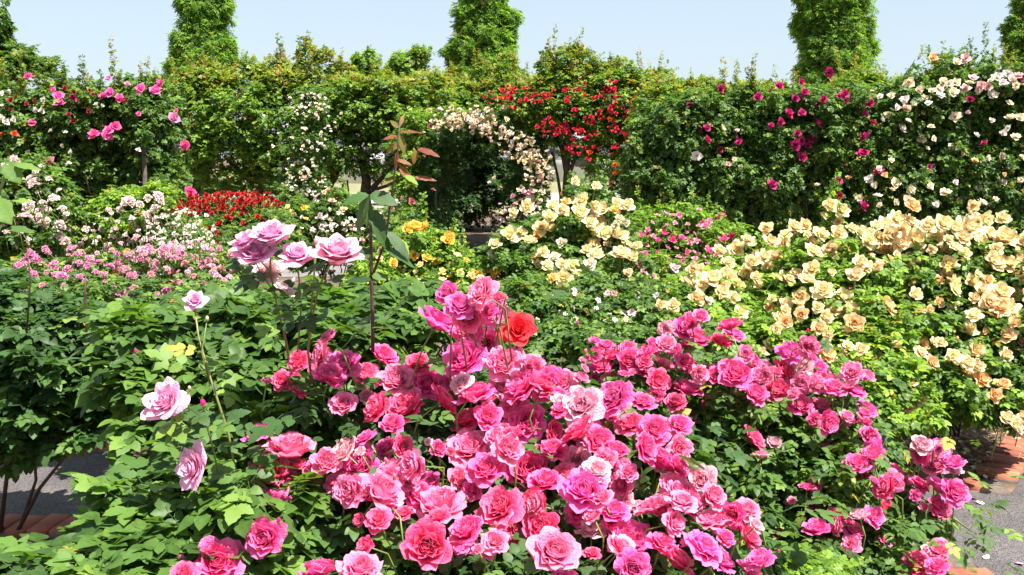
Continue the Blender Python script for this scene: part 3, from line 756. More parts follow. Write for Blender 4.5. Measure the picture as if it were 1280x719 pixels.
# red climbing rose on a small tree
red_items = []
def ring(cx, cy, w, h, n, s, c):
    out = []
    for _ in range(n):
        if len(c) > 1: cc = random.choice(c)
        else: cc = c
        a = random.uniform(0, 6.28); q = math.sqrt(random.random()); out.append((cx + math.cos(a) * q * w / 2, cy + math.sin(a) * q * h / 2, s * random.uniform(.7, 1.25), cc))
    return out
for (cx, cy, w, h, n) in [(678, 123, 30, 16, 14), (690, 160, 40, 30, 24), (628, 118, 34, 24, 13), (705, 118, 40, 20, 10), (742, 115, 60, 24, 18), (764, 103, 20, 20, 6), (730, 155, 60, 40, 24), (765, 145, 34, 50, 20), (795, 178, 32, 24, 22), (780, 195, 34, 60, 16), (735, 190, 30, 20, 8), (715, 170, 40, 50, 14), (820, 140, 18, 16, 9), (800, 125, 30, 30, 7), (770, 215, 40, 40, 9), (655, 120, 20, 20, 4), (635, 120, 70, 34, 18), (805, 150, 80, 70, 26), (850, 140, 50, 40, 9)]:
    red_items += ring(cx, cy, w, h, n, 6.8, 'CCCCCCCCCCCCCCCCCO')
red_bl = place_blooms(red_items, lambda x, y: 15.4, jit=.5)
redtree = garden_tree('climbing_rose_tree', gb(707, 16), 'tree covered in crimson climbing roses right of the arch', 'tree',
    [(735, 122, 170, 60, .5), (716, 88, 56, 50, .3), (684, 92, 16, 44, .2), (775, 96, 40, 34, .3), (695, 145, 100, 66, .5), (765, 140, 110, 80, .6), (735, 165, 100, 50, .4), (795, 190, 60, 80, .5), (745, 205, 30, 40, .4), (660, 130, 60, 50, .4), (745, 100, 60, 30, .4), (820, 130, 50, 60, .5), (667, 165, 26, 60, .4)] + [(random.uniform(660, 830), random.uniform(105, 170), 40, 26, .5) for _ in range(10)],
    'olive', .055, .22, [(712, 90, 722, 62, 40), (683, 110, 684, 66, 40), (750, 90, 752, 66, 24), (700, 95, 705, 72, 24), (765, 100, 790, 76, 30)],
    [([(708, 330), (708, 250), (710, 215), (704, 185), (690, 160)], .09, .05), ([(709, 225), (722, 190), (735, 165)], .04, .02), ([(700, 330), (701, 245), (697, 220), (690, 190)], .03, .02), ([(790, 330), (788, 245), (790, 215)], .09, .05)], tipn=330, Y=16, blooms=red_bl)
add_blooms(redtree, red_bl, 'cup', 'red', 2, nvar=4)

garden_tree('climbing_hedge', gb(850, 14), 'yellow-green hedge with red shoot tips above the magenta roses', 'hedge',
    [(830, 150, 80, 90, .5), (880, 135, 90, 60, .4), (950, 132, 90, 46, .4)], 'bright', .05, .3, [(846, 115, 848, 100, 10), (880, 118, 884, 104, 10), (930, 116, 930, 102, 10), (808, 118, 806, 100, 12)], [([(850, 350), (850, 150)], .04, .02)], tipn=330, Y=13.5)
garden_tree('climbing_hedge', gb(1085, 16), 'short yellow-green hedge top right of the broad conifer', 'hedge', [(1075, 120, 80, 60, .4), (1110, 125, 50, 40, .4)], 'bright', .05, .35, [(1100, 100, 1102, 88, 12), (1125, 112, 1128, 94, 10)], [([(1085, 350), (1085, 150)], .05, .02)], tipn=120, Y=14)
# white rambler between the trees
wr = []
for (cx, cy, w, h, n) in [(385, 128, 60, 34, 26), (398, 150, 50, 60, 30), (385, 190, 50, 60, 22), (382, 222, 60, 50, 60), (374, 240, 60, 40, 26), (350, 165, 70, 70, 9), (425, 160, 60, 70, 8)]: wr += ring(cx, cy, w, h, n, 4.6, 'WWc')
wr_bl = place_blooms(wr, lambda x, y: 15.2)
e = empty('rambling_rose', gb(385, 15.5), 'rambling rose with many tiny white blooms between two trees', 'rose bush')
L = Leaves()
for a in [(390, 135, 40, 50, .3), (385, 185, 46, 70, .3), (378, 230, 60, 60, .4), (375, 260, 60, 50, .4)]: c, r = LP(a[0], a[1], 15.6, a[2], a[3], a[4]); L.lobe(c, r, int(a[2] * a[3] * .3), .045, shell=(.4, 1.05))
foliage(e, L, 'mid', 2, 5, blooms=wr_bl); add_blooms(e, wr_bl, 'cup', 'plain', 2, nvar=4)

# ------------------------------------------------------------------ rose arch
AY = 16.5
e = empty('rose_arch', gb(600, AY), 'dark leafy rose arch over the path with cream and pink blooms', 'arch')
base = np.array(e.location)
hoops = []
for dy in (-.45, .6, 1.7, 2.8):
    pts = []
    pl = P(548, 330, AY); pr = P(655, 330, AY); cx = (pl[0] + pr[0]) / 2; w = (pr[0] - pl[0]) / 2
    zt = 1.65
    pts = [(cx - w, AY + dy, 0), (cx - w, AY + dy, .8), (cx - w, AY + dy, zt)] + [(cx - w * math.cos(a), AY + dy, zt + w * .85 * math.sin(a)) for a in np.linspace(.2, math.pi - .2, 9)] + [(cx + w, AY + dy, zt), (cx + w, AY + dy, .8), (cx + w, AY + dy, 0)]
    mb = MB(); mb.tube([np.array(p) - base for p in pts], .02, 6); link('hoop', mb.mesh('hoop', DARKMETAL), e)
L = Leaves(); cxA, wA = cx, w
for a in np.linspace(0, math.pi, 15):
    for dy in (-.5, .1, .7, 1.4, 2.1, 2.9, 3.6):  # rear rows lengthen the tunnel so its roof shades the inside
        c = (cxA - (wA + .12) * math.cos(a), AY + dy, 1.55 + (wA * .95) * math.sin(a)); L.lobe(c, (.27, .4, .24), 330, .038, shell=(.3, 1.05), low=.8, tint=(0, .8))
for sgn in (-1, 1):
    for z in (.25, .6, .95, 1.3):
        for dy in (-.45, .2, .8, 1.5, 2.2, 3.0): L.lobe((cxA + sgn * (wA + .16), AY + dy, z), (.24, .4, .3), 330, .036, shell=(.3, 1.05), low=.8, tint=(0, .6))
foliage(e, L, 'dark', 2, 5, gaps=[((cxA, AY + 1, .5), (wA * .86, 9, 1.72))])  # dark leaf colour and low tints paint in the tunnel's inner shade
L = Leaves()  # leaf plug added at the rear to keep the upper opening dark
for (dx, z, rx, rz) in [(-.45, 1.9, .5, .45), (0, 2.1, .5, .4), (.45, 1.9, .5, .45), (-.55, 1.3, .25, .5), (.55, 1.3, .25, .5)]: L.lobe((cxA + dx, AY + 3.9, z), (rx, .3, rz), 420, .04, shell=(.2, 1.05), low=.9, tint=(0, .6))
foliage(e, L, 'dark', 2, 5)
# brighter leafy column on the left flank
L = Leaves()
for (px, py, w_, h_) in [(508, 190, 36, 70), (516, 160, 44, 44), (506, 230, 32, 60), (528, 146, 34, 24), (562, 140, 50, 18), (503, 265, 28, 50), (670, 240, 22, 90), (655, 185, 22, 30)]:
    c, r = LP(px, py, AY - .7, w_, h_, .3); L.lobe(c, r, int(w_ * h_ * .42), .038, shell=(.3, 1.05), tint=(.1, 1))
arch_items = []
def along(pts, n, s, cs, sx=7, sy=6):
    out = []
    for _ in range(n):
        i = random.randrange(len(pts) - 1); t = random.random(); a, b = pts[i], pts[i + 1]
        out.append((a[0] + (b[0] - a[0]) * t + random.gauss(0, sx * 1.5), a[1] + (b[1] - a[1]) * t + random.gauss(0, sy * 1.5), s * random.uniform(.7, 1.3), random.choice(cs)))
    return out
arch_items += along([(556, 152), (590, 148), (620, 158), (645, 176), (662, 195), (678, 215)], 190, 6.6, 'cccbchW')
arch_items += along([(548, 158), (575, 147), (600, 149), (628, 162)], 70, 6.4, 'cccWb', 5, 5)
arch_items += along([(662, 200), (672, 225), (664, 250), (650, 262), (672, 240)], 80, 6.2, 'schchc')
arch_items += parse('618,222,6,c 612,228,6,h 626,234,5,o 641,245,7,v 655,241,7,v 663,240,6,v 656,248,6,v 632,264,7,s 628,275,7,h 635,272,6,h 627,189,7,o 612,172,8,h', 'h')
red2 = parse('538,156,8,C 503,247,6,C 515,252,10,C 492,253,7,C 490,260,7,C 541,237,7,D 530,195,5,D', 'C')
ab = place_blooms(arch_items + red2, lambda x, y: AY - 1.0, jit=.5)
foliage(e, L, 'bright', 2, 5, blooms=ab); add_blooms(e, ab, 'cup', 'plain', 2, nvar=4)
# shrub seen through the arch; its shade is put into darker leaf colour
e = empty('shrub', gb(590, 23), 'dense dark green shrub seen through the rose arch', 'shrub')
L = Leaves()
for (px, py, w_, h_) in [(575, 248, 70, 80), (612, 240, 60, 90), (545, 250, 60, 80), (640, 245, 60, 90), (590, 150, 120, 30), (575, 205, 60, 50), (605, 200, 50, 50), (590, 185, 90, 40)]:
    c, r = LP(px, py, 23, w_, h_, 1.0); L.lobe(c, r, int(w_ * h_ * .5), .06, shell=(.3, 1.05), tint=(0, .5))
foliage(e, L, 'dark', 2, 5)

#=================================================================== CLIMBING ROSE WALLS
def rose_wall(label, Y, cols, dens, size, mat, items, post_px, name='climbing_rose_hedge', slope=0, extra=None, tips=0):
    x0 = cols[0][0]; e = empty(name, gb(sum(c[0] for c in cols) / len(cols), Y), label, 'hedge')
    L = Leaves()
    xa_ = min(c[0] - c[2] / 2 for c in cols); xb_ = max(c[0] + c[2] / 2 for c in cols); rw = random.Random(int(Y * 10))
    items = [([(x, y, q * 1.12, c) for x, y, q, c in it], kd, mt) for it, kd, mt in items]
    sets = [(place_blooms(it, lambda x, y: Y - .46, jit=.45, face=(0, -.8, .5)), kd, mt) for it, kd, mt in items]
    blooms = [b for s in sets for b in s[0]]
    for (px, py, w, h) in cols:
        c, r = LP(px + rw.uniform(-14, 14), py + rw.uniform(-5, 12), Y + rw.uniform(-.12, .15), w * rw.uniform(.8, 1.15), h * rw.uniform(.8, 1.1), .34)
        L.lobe(c, r, int(w * h * dens), size, shell=(.35, 1.04), upb=.8, tint=(0, 1), low=.8, nup=.45)
    S = Leaves()
    tops = sorted((c[0], c[1] - c[3] / 2) for c in cols if c[1] < 150)
    for _ in range(int((xb_ - xa_) / 7)):
        tx, tyy = rw.choice(tops); x = tx + rw.uniform(-18, 18); hh = rw.expovariate(1 / 9) + 3
        leafy_shoot(S if rw.random() < .6 else L, P(x, tyy + 10, Y - .1), P(x + rw.uniform(-6, 6), tyy + 2 - hh * 1.5, Y - .2), 11, size * .75, (0, 1))
    foliage(e, S, 'tips', 2, 5, blooms=blooms)
    foliage(e, L, mat, 2, 5, blooms=blooms)
    for bl, kd, mt in sets: add_blooms(e, bl, kd, mt, 2, nvar=4)
    b0 = np.array(e.location)
    for px in post_px:
        p = P(px, 200, Y + (-.36 if px == 180 else .1)); mb = MB(); mb.tube([np.array((p[0], p[1], 0)) - b0, np.array((p[0], p[1], 1.78 if px == 180 else 2.1)) - b0], .02, 8); link('post', mb.mesh('post', BARK if px == 180 else METAL), e)
    # rails
    xa = P(min(c[0] - c[2] / 2 for c in cols), 200, Y)[0]; xb = P(max(c[0] + c[2] / 2 for c in cols), 200, Y)[0]
    for z in (.6, 1.2, 1.8):
        mb = MB(); mb.tube([np.array((xa, Y, z)) - b0, np.array((xb, Y, z)) - b0], .012, 6); link('rail', mb.mesh('rail', METAL), e)
    # woody canes at the foot
    for _ in range(10):
        x = random.uniform(xa, xb); mb = MB(); a = np.array((x, Y - .1, 0)); b = np.array((x + random.uniform(-.5, .5), Y - .2, random.uniform(1, 1.9)))
        mb.tube([q - b0 for q in wob(a, b, 7, .04)], np.linspace(.014, .006, 7), 6); link('cane', mb.mesh('cane', BARK), e)
    return e
pinkL = parse('135,97,10 73,126,13 74,119,11 127,119,10 137,114,11 149,121,11 175,110,12 194,111,14 198,104,11 218,147,13 220,138,5 229,181,14 116,166,13 135,161,13 134,169,12 144,157,12 40,152,10 58,201,15 34,95,9,h 173,142,6 238,240,14 236,236,9 66,112,6 160,104,7', 'k')
pinkL = [(x, y, s, random.choice('mpvmp')) for x, y, s, c in pinkL]
whL = parse('11,114,8 54,125,8 44,137,8 52,139,8 17,149,8 7,152,9 2,132,7 2,147,8 63,163,7 57,151,6 2,117,7 88,190,7 86,204,6 120,130,5 128,132,5 35,190,6 78,182,6 173,187,6 82,165,5', 'W')
dkL = parse('13,125,8 13,137,7 33,130,6 65,111,8 81,110,7 92,115,7 104,113,5 100,128,6 104,133,6 111,139,6 92,151,8 86,143,7 112,113,5 157,126,6 43,126,5 92,122,9,M 20,120,5 116,118,5 18,167,9,O 3,168,6,O', 'D')
colsL = [(x, 150 + 6 * math.sin(x), 74, 92) for x in range(-40, 200, 34)] + [(x, 215, 76, 110) for x in range(-40, 190, 34)] + [(x, 122 + 6 * math.sin(x * 3), 52, 38) for x in range(-30, 205, 24)] + [(205, 175, 40, 100), (205, 225, 36, 80)]
rose_wall('dark green climbing rose hedge at left with bright pink blooms', 9.2, colsL, .34, .038, 'mid', [(pinkL, 'cabbage', 'pink'), (whL, 'cup', 'plain'), (dkL, 'cup', 'red')], [180, -20])
mag = parse('902,111,10 948,120,11 862,130,9 975,106,11 1003,102,10 1006,115,11 995,123,9 988,141,12 1003,140,10 1014,142,7 875,158,9 884,159,10 886,174,11 901,187,11 923,177,10 964,156,8 977,152,9 997,166,8 1015,172,13 994,181,13 1003,176,9 1004,196,12 966,229,12 963,112,6 1036,90,12 1029,123,10 1057,117,12 1050,119,8 1087,128,11 1081,141,10 1092,152,10,D 1024,153,11 1079,170,13 1079,190,14 1097,213,13 1048,225,10 1081,256,11 1163,208,7 1049,245,9,D 1213,124,8 900,271,12 921,172,8 1230,178,7 1278,98,7 1035,265,9,D 1010,182,8 1022,130,6 1058,126,6', 'M')
peH = parse('1136,103,14 1090,113,7 1100,120,8 1114,118,10 1131,124,12 1133,134,14 1143,129,8 1156,121,10 1176,118,12 1110,143,9 1104,149,9 1129,159,14 1136,150,8 1164,157,9 1153,174,12 1168,173,9 1195,145,15 1190,183,10 1204,192,7 1236,197,9 1254,196,14 1259,160,9 1254,166,9 1271,170,12 1264,145,13 1222,168,10 1242,118,13 1263,128,10 1167,71,12,o 1207,72,14,s 1197,77,11,h 1181,102,14,h 1195,102,13,c 1206,110,14,h 1192,114,14,h 1175,110,12,c 1217,96,12,h 1228,107,13,s 1239,99,13,h 1247,95,13,h 1260,92,13,h 1270,106,11 1254,102,12,h 1274,93,12,s 1120,228,14 1140,237,13 1097,243,12 1074,248,11 1086,224,12 1182,239,14 1164,232,10 1224,235,10 1230,252,14 1254,227,11 1136,250,14 1115,200,8 1022,230,8 1035,193,7,o 1057,205,6,o 1106,218,8,o 1061,221,8,o 1256,218,6,o 1121,253,10 1099,211,10,h 1195,227,8 871,195,14,c 888,155,10,c 905,160,12,c 918,199,7 921,162,8,h 926,209,7 911,205,7,s 1220,200,9,o 1275,146,12,h 1150,112,11 1166,112,11,h 1122,134,9 1240,150,8 1210,140,6,s 1278,195,8 1245,248,8 1200,250,9 1170,255,9 1100,256,8 1116,236,9 1148,259,9 1276,225,8 1160,185,6 1093,231,9 1186,104,11,h 1212,102,12,c 1223,112,11,h 1236,108,11,s 1266,99,11,h 1160,128,9 1184,125,9', 'c')
peH = [(x, y, s * .92, (random.choice('ccW') if c == 'c' or (c == 'h' and random.random() < .5) else c)) for x, y, s, c in peH]
def hbase(x): return 118 if x < 1120 else 112 - (x - 1120) * .12
colsR = [(x, hbase(x) + 42 + 6 * math.sin(x), 80, 80) for x in range(815, 1520, 32)] + [(x, 215, 86, 120) for x in range(820, 1520, 34)] + [(x, hbase(x) + 8 + 5 * math.sin(x * 3), 54, 34) for x in range(860, 1520, 24)] + [(x, 262, 80, 80) for x in range(840, 1520, 40)] + [(1180, 90, 34, 36), (1212, 88, 40, 36), (1170, 76, 14, 26), (1196, 72, 12, 24), (1226, 80, 14, 24)]
rose_wall('tall climbing rose hedge at right with magenta and cream blooms', 10.4, colsR, .30, .040, 'mid', [(mag, 'cabbage', 'red'), (peH, 'ruffle', 'plain')], [1268, 955, 1100])

#=================================================================== MIDDLE BEDS
budm = {}
def bud(parent, x, y, Y, s, c):
    if 'b' not in budm:
        V = []; n = 8; prof = [(0, -.9), (.35, -.8), (.5, -.5), (.42, -.1), (.5, .1), (.55, .4), (.4, .8), (.12, 1.1)]
        mb = MB(); V = [(r_ * math.cos(2 * math.pi * k / n + z * .8), r_ * math.sin(2 * math.pi * k / n + z * .8), z) for r_, z in prof for k in range(n)]
        F4 = [(i * n + k, i * n + (k + 1) % n, (i + 1) * n + (k + 1) % n, (i + 1) * n + k) for i in range(len(prof) - 1) for k in range(n)]
        mi = [1 if i < 3 else 0 for i in range(len(prof) - 1) for k in range(n)]
        # sepals
        o_ = len(V)
        F3 = []
        for k in range(5):
            a = k * 2 * math.pi / 5; c_, s_ = math.cos(a), math.sin(a)
            V += [(c_ * .4 - s_ * .15, s_ * .4 + c_ * .15, -.3), (c_ * .4 + s_ * .15, s_ * .4 - c_ * .15, -.3), (c_ * 1.1, s_ * 1.1, -.2)]; F3.append((o_ + 3 * k, o_ + 3 * k + 1, o_ + 3 * k + 2))
        nv = len(V); budm['b'] = mesh_np('rose_bud', V, F3, F4, mats=[PM['pink'], CANE_G], attrs={'edge': np.zeros(nv), 'pv': np.zeros(nv), 'heart': np.zeros(nv)}, mi=[1] * len(F3) + mi)
    p = P(x, y, Y); M = Vector((random.uniform(-.2, .2), -.2, 1)).to_track_quat('Z', 'Y').to_matrix().to_4x4() @ Matrix.Scale(s * .5 * Y / F, 4); M.translation = Vector((p - np.array(parent.location)).tolist())
    link('rose_bud', budm['b'], parent, M=M, color=COL[c])
def bush(label, base_px, Yb, lobes, dens, size, mat, sets, depthY, lod=2, singles=0, omat=None, cat='rose bush', name='rose_bush', shell=(.35, 1.04), ncanes=6, per=0, stem=.15, group=None, tint=(0, 1), gaps=(), ldep=None, upb=.55, nup=.75, lobeoff=.12, buds=0, face=(0, -.55, .75), jit=.42):
    b = gb(base_px, Yb); e = empty(name, b, label, cat, group); L = Leaves(); allb = []; built = []
    for it, kd, mt, lo, sp_ in sets:
        bl = place_blooms(it, depthY, face, jit); built.append((bl, kd, mt, lo, sp_)); allb += bl
    for (px, py, w, h, dep) in lobes:
        Y = depthY(px, py) + lobeoff; c, r = LP(px, py, Y + dep * .6, w, h, dep); L.lobe(c, r, int(w * h * dens), size, shell=shell, tint=tint, upb=upb, nup=nup)
    if per: bloom_leaves(L, allb, per, size)
    for (px, py, w, h, dep) in lobes:
        for _ in range(3):
            x = px + random.uniform(-.45, .45) * w; Y = depthY(px, py) + lobeoff + dep * random.uniform(.1, .8); y0 = py - h * .36; hh = random.expovariate(1 / 12) + 6
            leafy_shoot(L, P(x, y0 + 8, Y), P(x + random.uniform(-8, 8), y0 - hh, Y), 8, size * .75, (.4, 1))
    if buds:
        for _ in range(buds):
            b_ = random.choice(allb); x, y, z = proj(b_['p']); bud(e, x + random.uniform(-26, 26), y - random.uniform(4, 24), b_['p'][1], random.uniform(8, 13) * (1 if b_['s'] > 34 else .75), b_['c'])
    foliage(e, L, mat, lod, 5, singles, allb + (RB if omat == 'dark' else []), omat, gaps)
    for bl, kd, mt, lo, sp_ in built:
        add_blooms(e, bl, kd, mt, lo, sp_); 
        if stem: add_stems(e, bl, stem)
    if ncanes and lobes:
        tops = []
        for _ in range(ncanes):
            q = random.choice(lobes); tops.append(P(q[0] + random.uniform(-.3, .3) * q[2], q[1], depthY(q[0], q[1]) + lobeoff + q[4] * .5))
        canes(e, b, tops)
    return e, allb
# --- far-left white-pink trusses and low sprays
wl_ = parse('18,200,13 3,209,10 39,225,18 42,231,14 14,236,16 67,248,16 53,253,10 36,256,16 33,271,18 20,276,12 56,277,17 75,281,16 73,294,15 82,301,13 23,306,10 26,250,10 60,262,10 47,240,9 5,256,10 8,290,10', 'h')
wl_ = [(x, y, q * 1.25, c) for x, y, q, c in wl_] + ring(40, 255, 90, 100, 22, 11, 'hhW')
bush('shrub rose with blush white flower trusses at the left edge', 20, 6.3, [(20, 250, 110, 90, .35), (50, 285, 110, 70, .4), (10, 300, 90, 90, .4), (40, 225, 60, 50, .25)], .3, .036, 'mid', [(wl_, 'cluster', 'plain', 2, None)], lambda x, y: 5.9)
ws = parse('92,284,12 107,286,11 127,286,11 144,287,11 101,305,10 134,309,14 161,251,18 171,285,9 183,268,12 198,245,16 185,247,12 194,260,14 200,251,12 150,262,10 175,255,12 140,295,9 118,300,8 112,315,9 162,300,8 205,270,12 190,283,10', 'h')
ws = [(x, y, q * 1.25, c) for x, y, q, c in ws] + ring(150, 285, 150, 60, 26, 10, 'hhWs')
bush('low rose bush with small blush blooms below the left hedge', 150, 8, [(110, 290, 110, 60, .4), (170, 275, 110, 80, .4), (195, 260, 50, 60, .3), (140, 310, 120, 50, .4)], .36, .032, 'bright', [(ws, 'cluster', 'plain', 2, None)], lambda x, y: 7.4)
wsm = ring(225, 285, 90, 50, 75, 6, 'W') + ring(245, 300, 60, 30, 25, 6, 'W')
wsm += ring(180, 285, 140, 60, 30, 7, 'Whh')
bush('low spreading rose covered in tiny creamy white blooms', 225, 7.4, [(220, 285, 100, 70, .4), (250, 305, 80, 50, .4)], .36, .03, 'mid', [(wsm, 'cup', 'plain', 2, None)], lambda x, y: 7.0 - (y - 285) * .01)
rd = []
for (cx, cy, w, h, n) in [(245, 252, 50, 18, 26), (285, 248, 60, 18, 34), (325, 250, 50, 20, 28), (232, 262, 36, 12, 14), (275, 260, 60, 10, 16), (350, 252, 16, 10, 6), (300, 246, 70, 10, 16)]: rd += ring(cx, cy, w, h, n, 7, 'R')
rd += parse('274,280,12 306,279,10 328,275,9 302,267,9 322,271,9 271,305,10 275,296,8 258,288,7 291,262,8 262,266,9 240,268,9', 'R')
rd = [(x, y, q * 1.1, c) for x, y, q, c in rd] + ring(285, 254, 150, 34, 18, 8, 'RRD') + ring(285, 280, 130, 50, 16, 9, 'RD')
bush('bush of deep red roses in front of the olive tree', 290, 9, [(250, 276, 80, 46, .4), (300, 274, 100, 46, .4), (340, 278, 60, 46, .4), (290, 295, 140, 60, .5), (330, 310, 80, 60, .5)], .34, .034, 'mid', [(rd, 'cup', 'red', 2, None)], lambda x, y: 8.4 - (y - 250) * .012, per=4)
ye = parse('342,256,8,g 359,258,7,y 380,258,10,g 368,268,7,y 383,273,6,g 365,264,6,y 410,236,7,k 415,250,11,k 430,261,9,k 405,240,7,k', 'g')
wb = ring(407, 280, 34, 20, 16, 7, 'W') + ring(395, 287, 40, 14, 10, 6, 'W') + ring(440, 285, 30, 20, 12, 6, 'W') + ring(470, 262, 20, 12, 6, 6, 'W') + ring(425, 268, 14, 8, 4, 6, 'W') + ring(475, 300, 30, 30, 6, 5, 'W')
wb += ring(420, 285, 120, 50, 26, 6, 'WWhk')
bush('white flowering rose bush with a few yellow blooms behind the mauve roses', 410, 9.2, [(370, 270, 60, 50, .4), (400, 290, 100, 60, .4), (450, 295, 90, 70, .4), (490, 300, 70, 70, .4), (380, 310, 90, 60, .5), (430, 262, 60, 40, .3)], .34, .034, 'mid', [(ye, 'ruffle', 'gold', 2, None), (wb, 'cup', 'plain', 2, None)], lambda x, y: 8.8)
# --- pink sprays (left middle)
ps = [(x, y, s_ * 1.2, c) for x, y, s_, c in parse('67,331,14,v 77,346,18,v 96,331,14,v 111,331,16,v 138,333,14,v 124,328,12,v 84,336,12,v 178,322,16,v 160,322,14,k 186,309,14,k 205,311,16,k 225,311,15,h 56,311,12,k 89,311,16,k 22,331,12,v 38,318,14,v 46,324,12,v 30,326,11,v 18,366,14,v 30,366,12,v 53,357,10 154,368,16,v 169,360,12 196,369,12,v 208,362,13,v 207,373,9 223,353,14,s 178,395,12 200,400,10,p 165,427,15,v 174,416,10,v 199,427,12,v 171,440,7 221,389,8 92,383,10,v 209,322,12 218,322,10 231,329,12,s 255,330,16,k 265,334,14,s 277,336,12,s 266,340,10,s 219,354,12,s 207,365,12,v 148,328,12 195,330,10,s 240,322,10,s 152,338,12,k 130,343,9 165,345,12 190,345,9,s 100,345,9,v 40,340,9,v 58,340,8,v 120,340,10,v 242,345,10,s 280,350,9,s 290,340,9,s', 'k')]
ps += ring(140, 330, 260, 40, 30, 12, 'vkhs') + ring(230, 330, 150, 60, 34, 12, 'shkh') + ring(200, 305, 120, 24, 12, 10, 'shh') + ring(90, 360, 160, 40, 10, 9, 'vk')
bush('rose bush with trusses of small lilac-pink blooms in the left middle', 140, 5.9, [(60, 345, 120, 50, .35), (130, 345, 120, 50, .35), (200, 335, 110, 60, .35), (260, 350, 90, 60, .35), (100, 380, 160, 70, .4), (190, 385, 140, 80, .4), (280, 385, 100, 60, .3), (60, 375, 100, 60, .3)], .2, .034, 'mid', [(ps, 'cluster', 'pink', 2, None)], lambda x, y: 5.6 - max(0, y - 330) * .012, omat='mid', singles=220, lod=1)

# --- golden roses
gd = parse('520,282,24 510,286,14 530,282,16 560,298,18 518,319,12 534,322,13 546,325,13 493,329,13 447,355,13 457,350,9 575,340,10,y 550,352,9,y 573,353,10,y 538,356,14,y 596,345,18 617,344,14,o 601,345,12,y 619,339,18 500,322,8 525,330,9,y 560,330,8,y 505,338,7,y', 'g')
gd += ring(540, 330, 150, 50, 16, 9, 'gyW')
bush('golden yellow rose bush left of the cream roses', 530, 7.2, [(500, 330, 90, 70, .35), (550, 335, 90, 60, .35), (590, 350, 80, 60, .35), (520, 300, 50, 40, .2), (480, 350, 80, 60, .4), (560, 375, 130, 70, .4), (560, 305, 14, 20, .1)], .26, .034, 'bright', [(gd, 'cabbage', 'gold', 1, None)], lambda x, y: 6.7 - max(0, y - 330) * .012, lod=1, ncanes=8)
cr = parse('720,226,12 746,231,13 707,251,14,g 727,250,20,y 721,250,16,y 692,256,16 704,261,18,b 726,265,22 752,259,20,b 745,257,16,b 772,254,16,y 784,255,18,b 769,261,12,g 687,270,18,b 739,275,20,b 751,274,20 750,286,24 757,290,20 775,292,18,b 780,295,16,b 677,284,20 689,284,16 672,292,14,g 659,257,18 642,265,12,y 637,292,20 651,290,16 619,304,16,b 616,320,16,W 740,304,20,b 734,312,16 745,316,20 776,314,26 789,320,18 796,306,14,b 670,321,18 679,316,16 685,331,18 675,330,16 704,331,16,b 716,331,18 720,340,16 704,347,22 690,346,14,g 695,362,14,g 717,390,18,g 675,394,16,g 756,366,12,b 771,367,14,b 785,340,12,b 789,391,16,b 600,346,9,c 643,298,12,c 770,282,12,W 783,278,10,W 668,300,9,b 760,305,12,b 700,385,8,g 665,405,8,g', 'y')
cr += ring(715, 290, 160, 90, 16, 13, 'yyW')
bush('bush of large cream and pale yellow roses in the centre', 710, 7.2, [(720, 290, 100, 80, .4), (680, 310, 100, 70, .4), (750, 310, 100, 70, .4), (640, 320, 70, 60, .35), (700, 350, 120, 60, .4), (770, 340, 80, 60, .35), (735, 262, 60, 40, .25), (720, 240, 10, 30, .1), (745, 245, 10, 30, .1)], .26, .036, 'mid', [(cr, 'cabbage', 'peach', 1, None)], lambda x, y: 6.6 - max(0, y - 300) * .008, lod=1, ncanes=8, stem=.2, face=(.15, -.8, .65), jit=.3)
bush('low leafy rose bush with few blooms behind the pink mass', 720, 5.6, [(650, 385, 100, 70, .35), (710, 385, 120, 80, .4), (770, 395, 120, 70, .4), (830, 400, 90, 60, .35), (690, 420, 120, 60, .4), (760, 430, 120, 50, .3), (640, 425, 80, 60, .3), (830, 375, 70, 40, .25)], .22, .034, 'mid',
     [(ring(740, 385, 200, 50, 20, 8, 'WsyW') + parse('820,370,9,W 790,390,12,s 757,400,7,W 842,381,14,b 762,392,6,W 700,425,6,o', 'W'), 'open', 'plain', 1, None)], lambda x, y: 5.5 - max(0, y - 380) * .012, lod=1, singles=220, omat='mid', ncanes=5)
smp = parse('822,269,8 840,269,9 830,291,12,p 800,294,10,p 810,287,8 841,299,12,p 852,297,11,p 862,301,9 882,282,12 887,276,10 874,281,9 857,306,9 859,315,8,p 879,307,8,d 887,314,11,p 895,304,10 905,299,14,p 914,295,12,p 807,317,9,p 821,326,9,p 867,330,11,d 799,330,9,p 789,334,9,p 817,345,8 874,262,6 815,278,7,s 833,282,7 858,290,7 868,292,6 846,310,7,s 835,310,6 872,318,7 900,312,7,p 910,310,6 778,322,7,p 844,335,14,W 805,340,14,h 850,272,6 832,266,6 920,303,8,p', 'k')
smp += ring(850, 300, 130, 70, 36, 7, 'pkps')
bush('wiry rose bush with small raspberry-pink blooms right of the cream roses', 850, 8, [(820, 290, 70, 60, .4), (860, 290, 80, 60, .4), (900, 300, 70, 50, .4), (840, 325, 120, 50, .4), (890, 335, 80, 40, .4), (800, 330, 70, 50, .4)], .34, .032, 'bright', [(smp, 'cup', 'pink', 1, None)], lambda x, y: 7.4 - max(0, y - 300) * .01, ncanes=8)

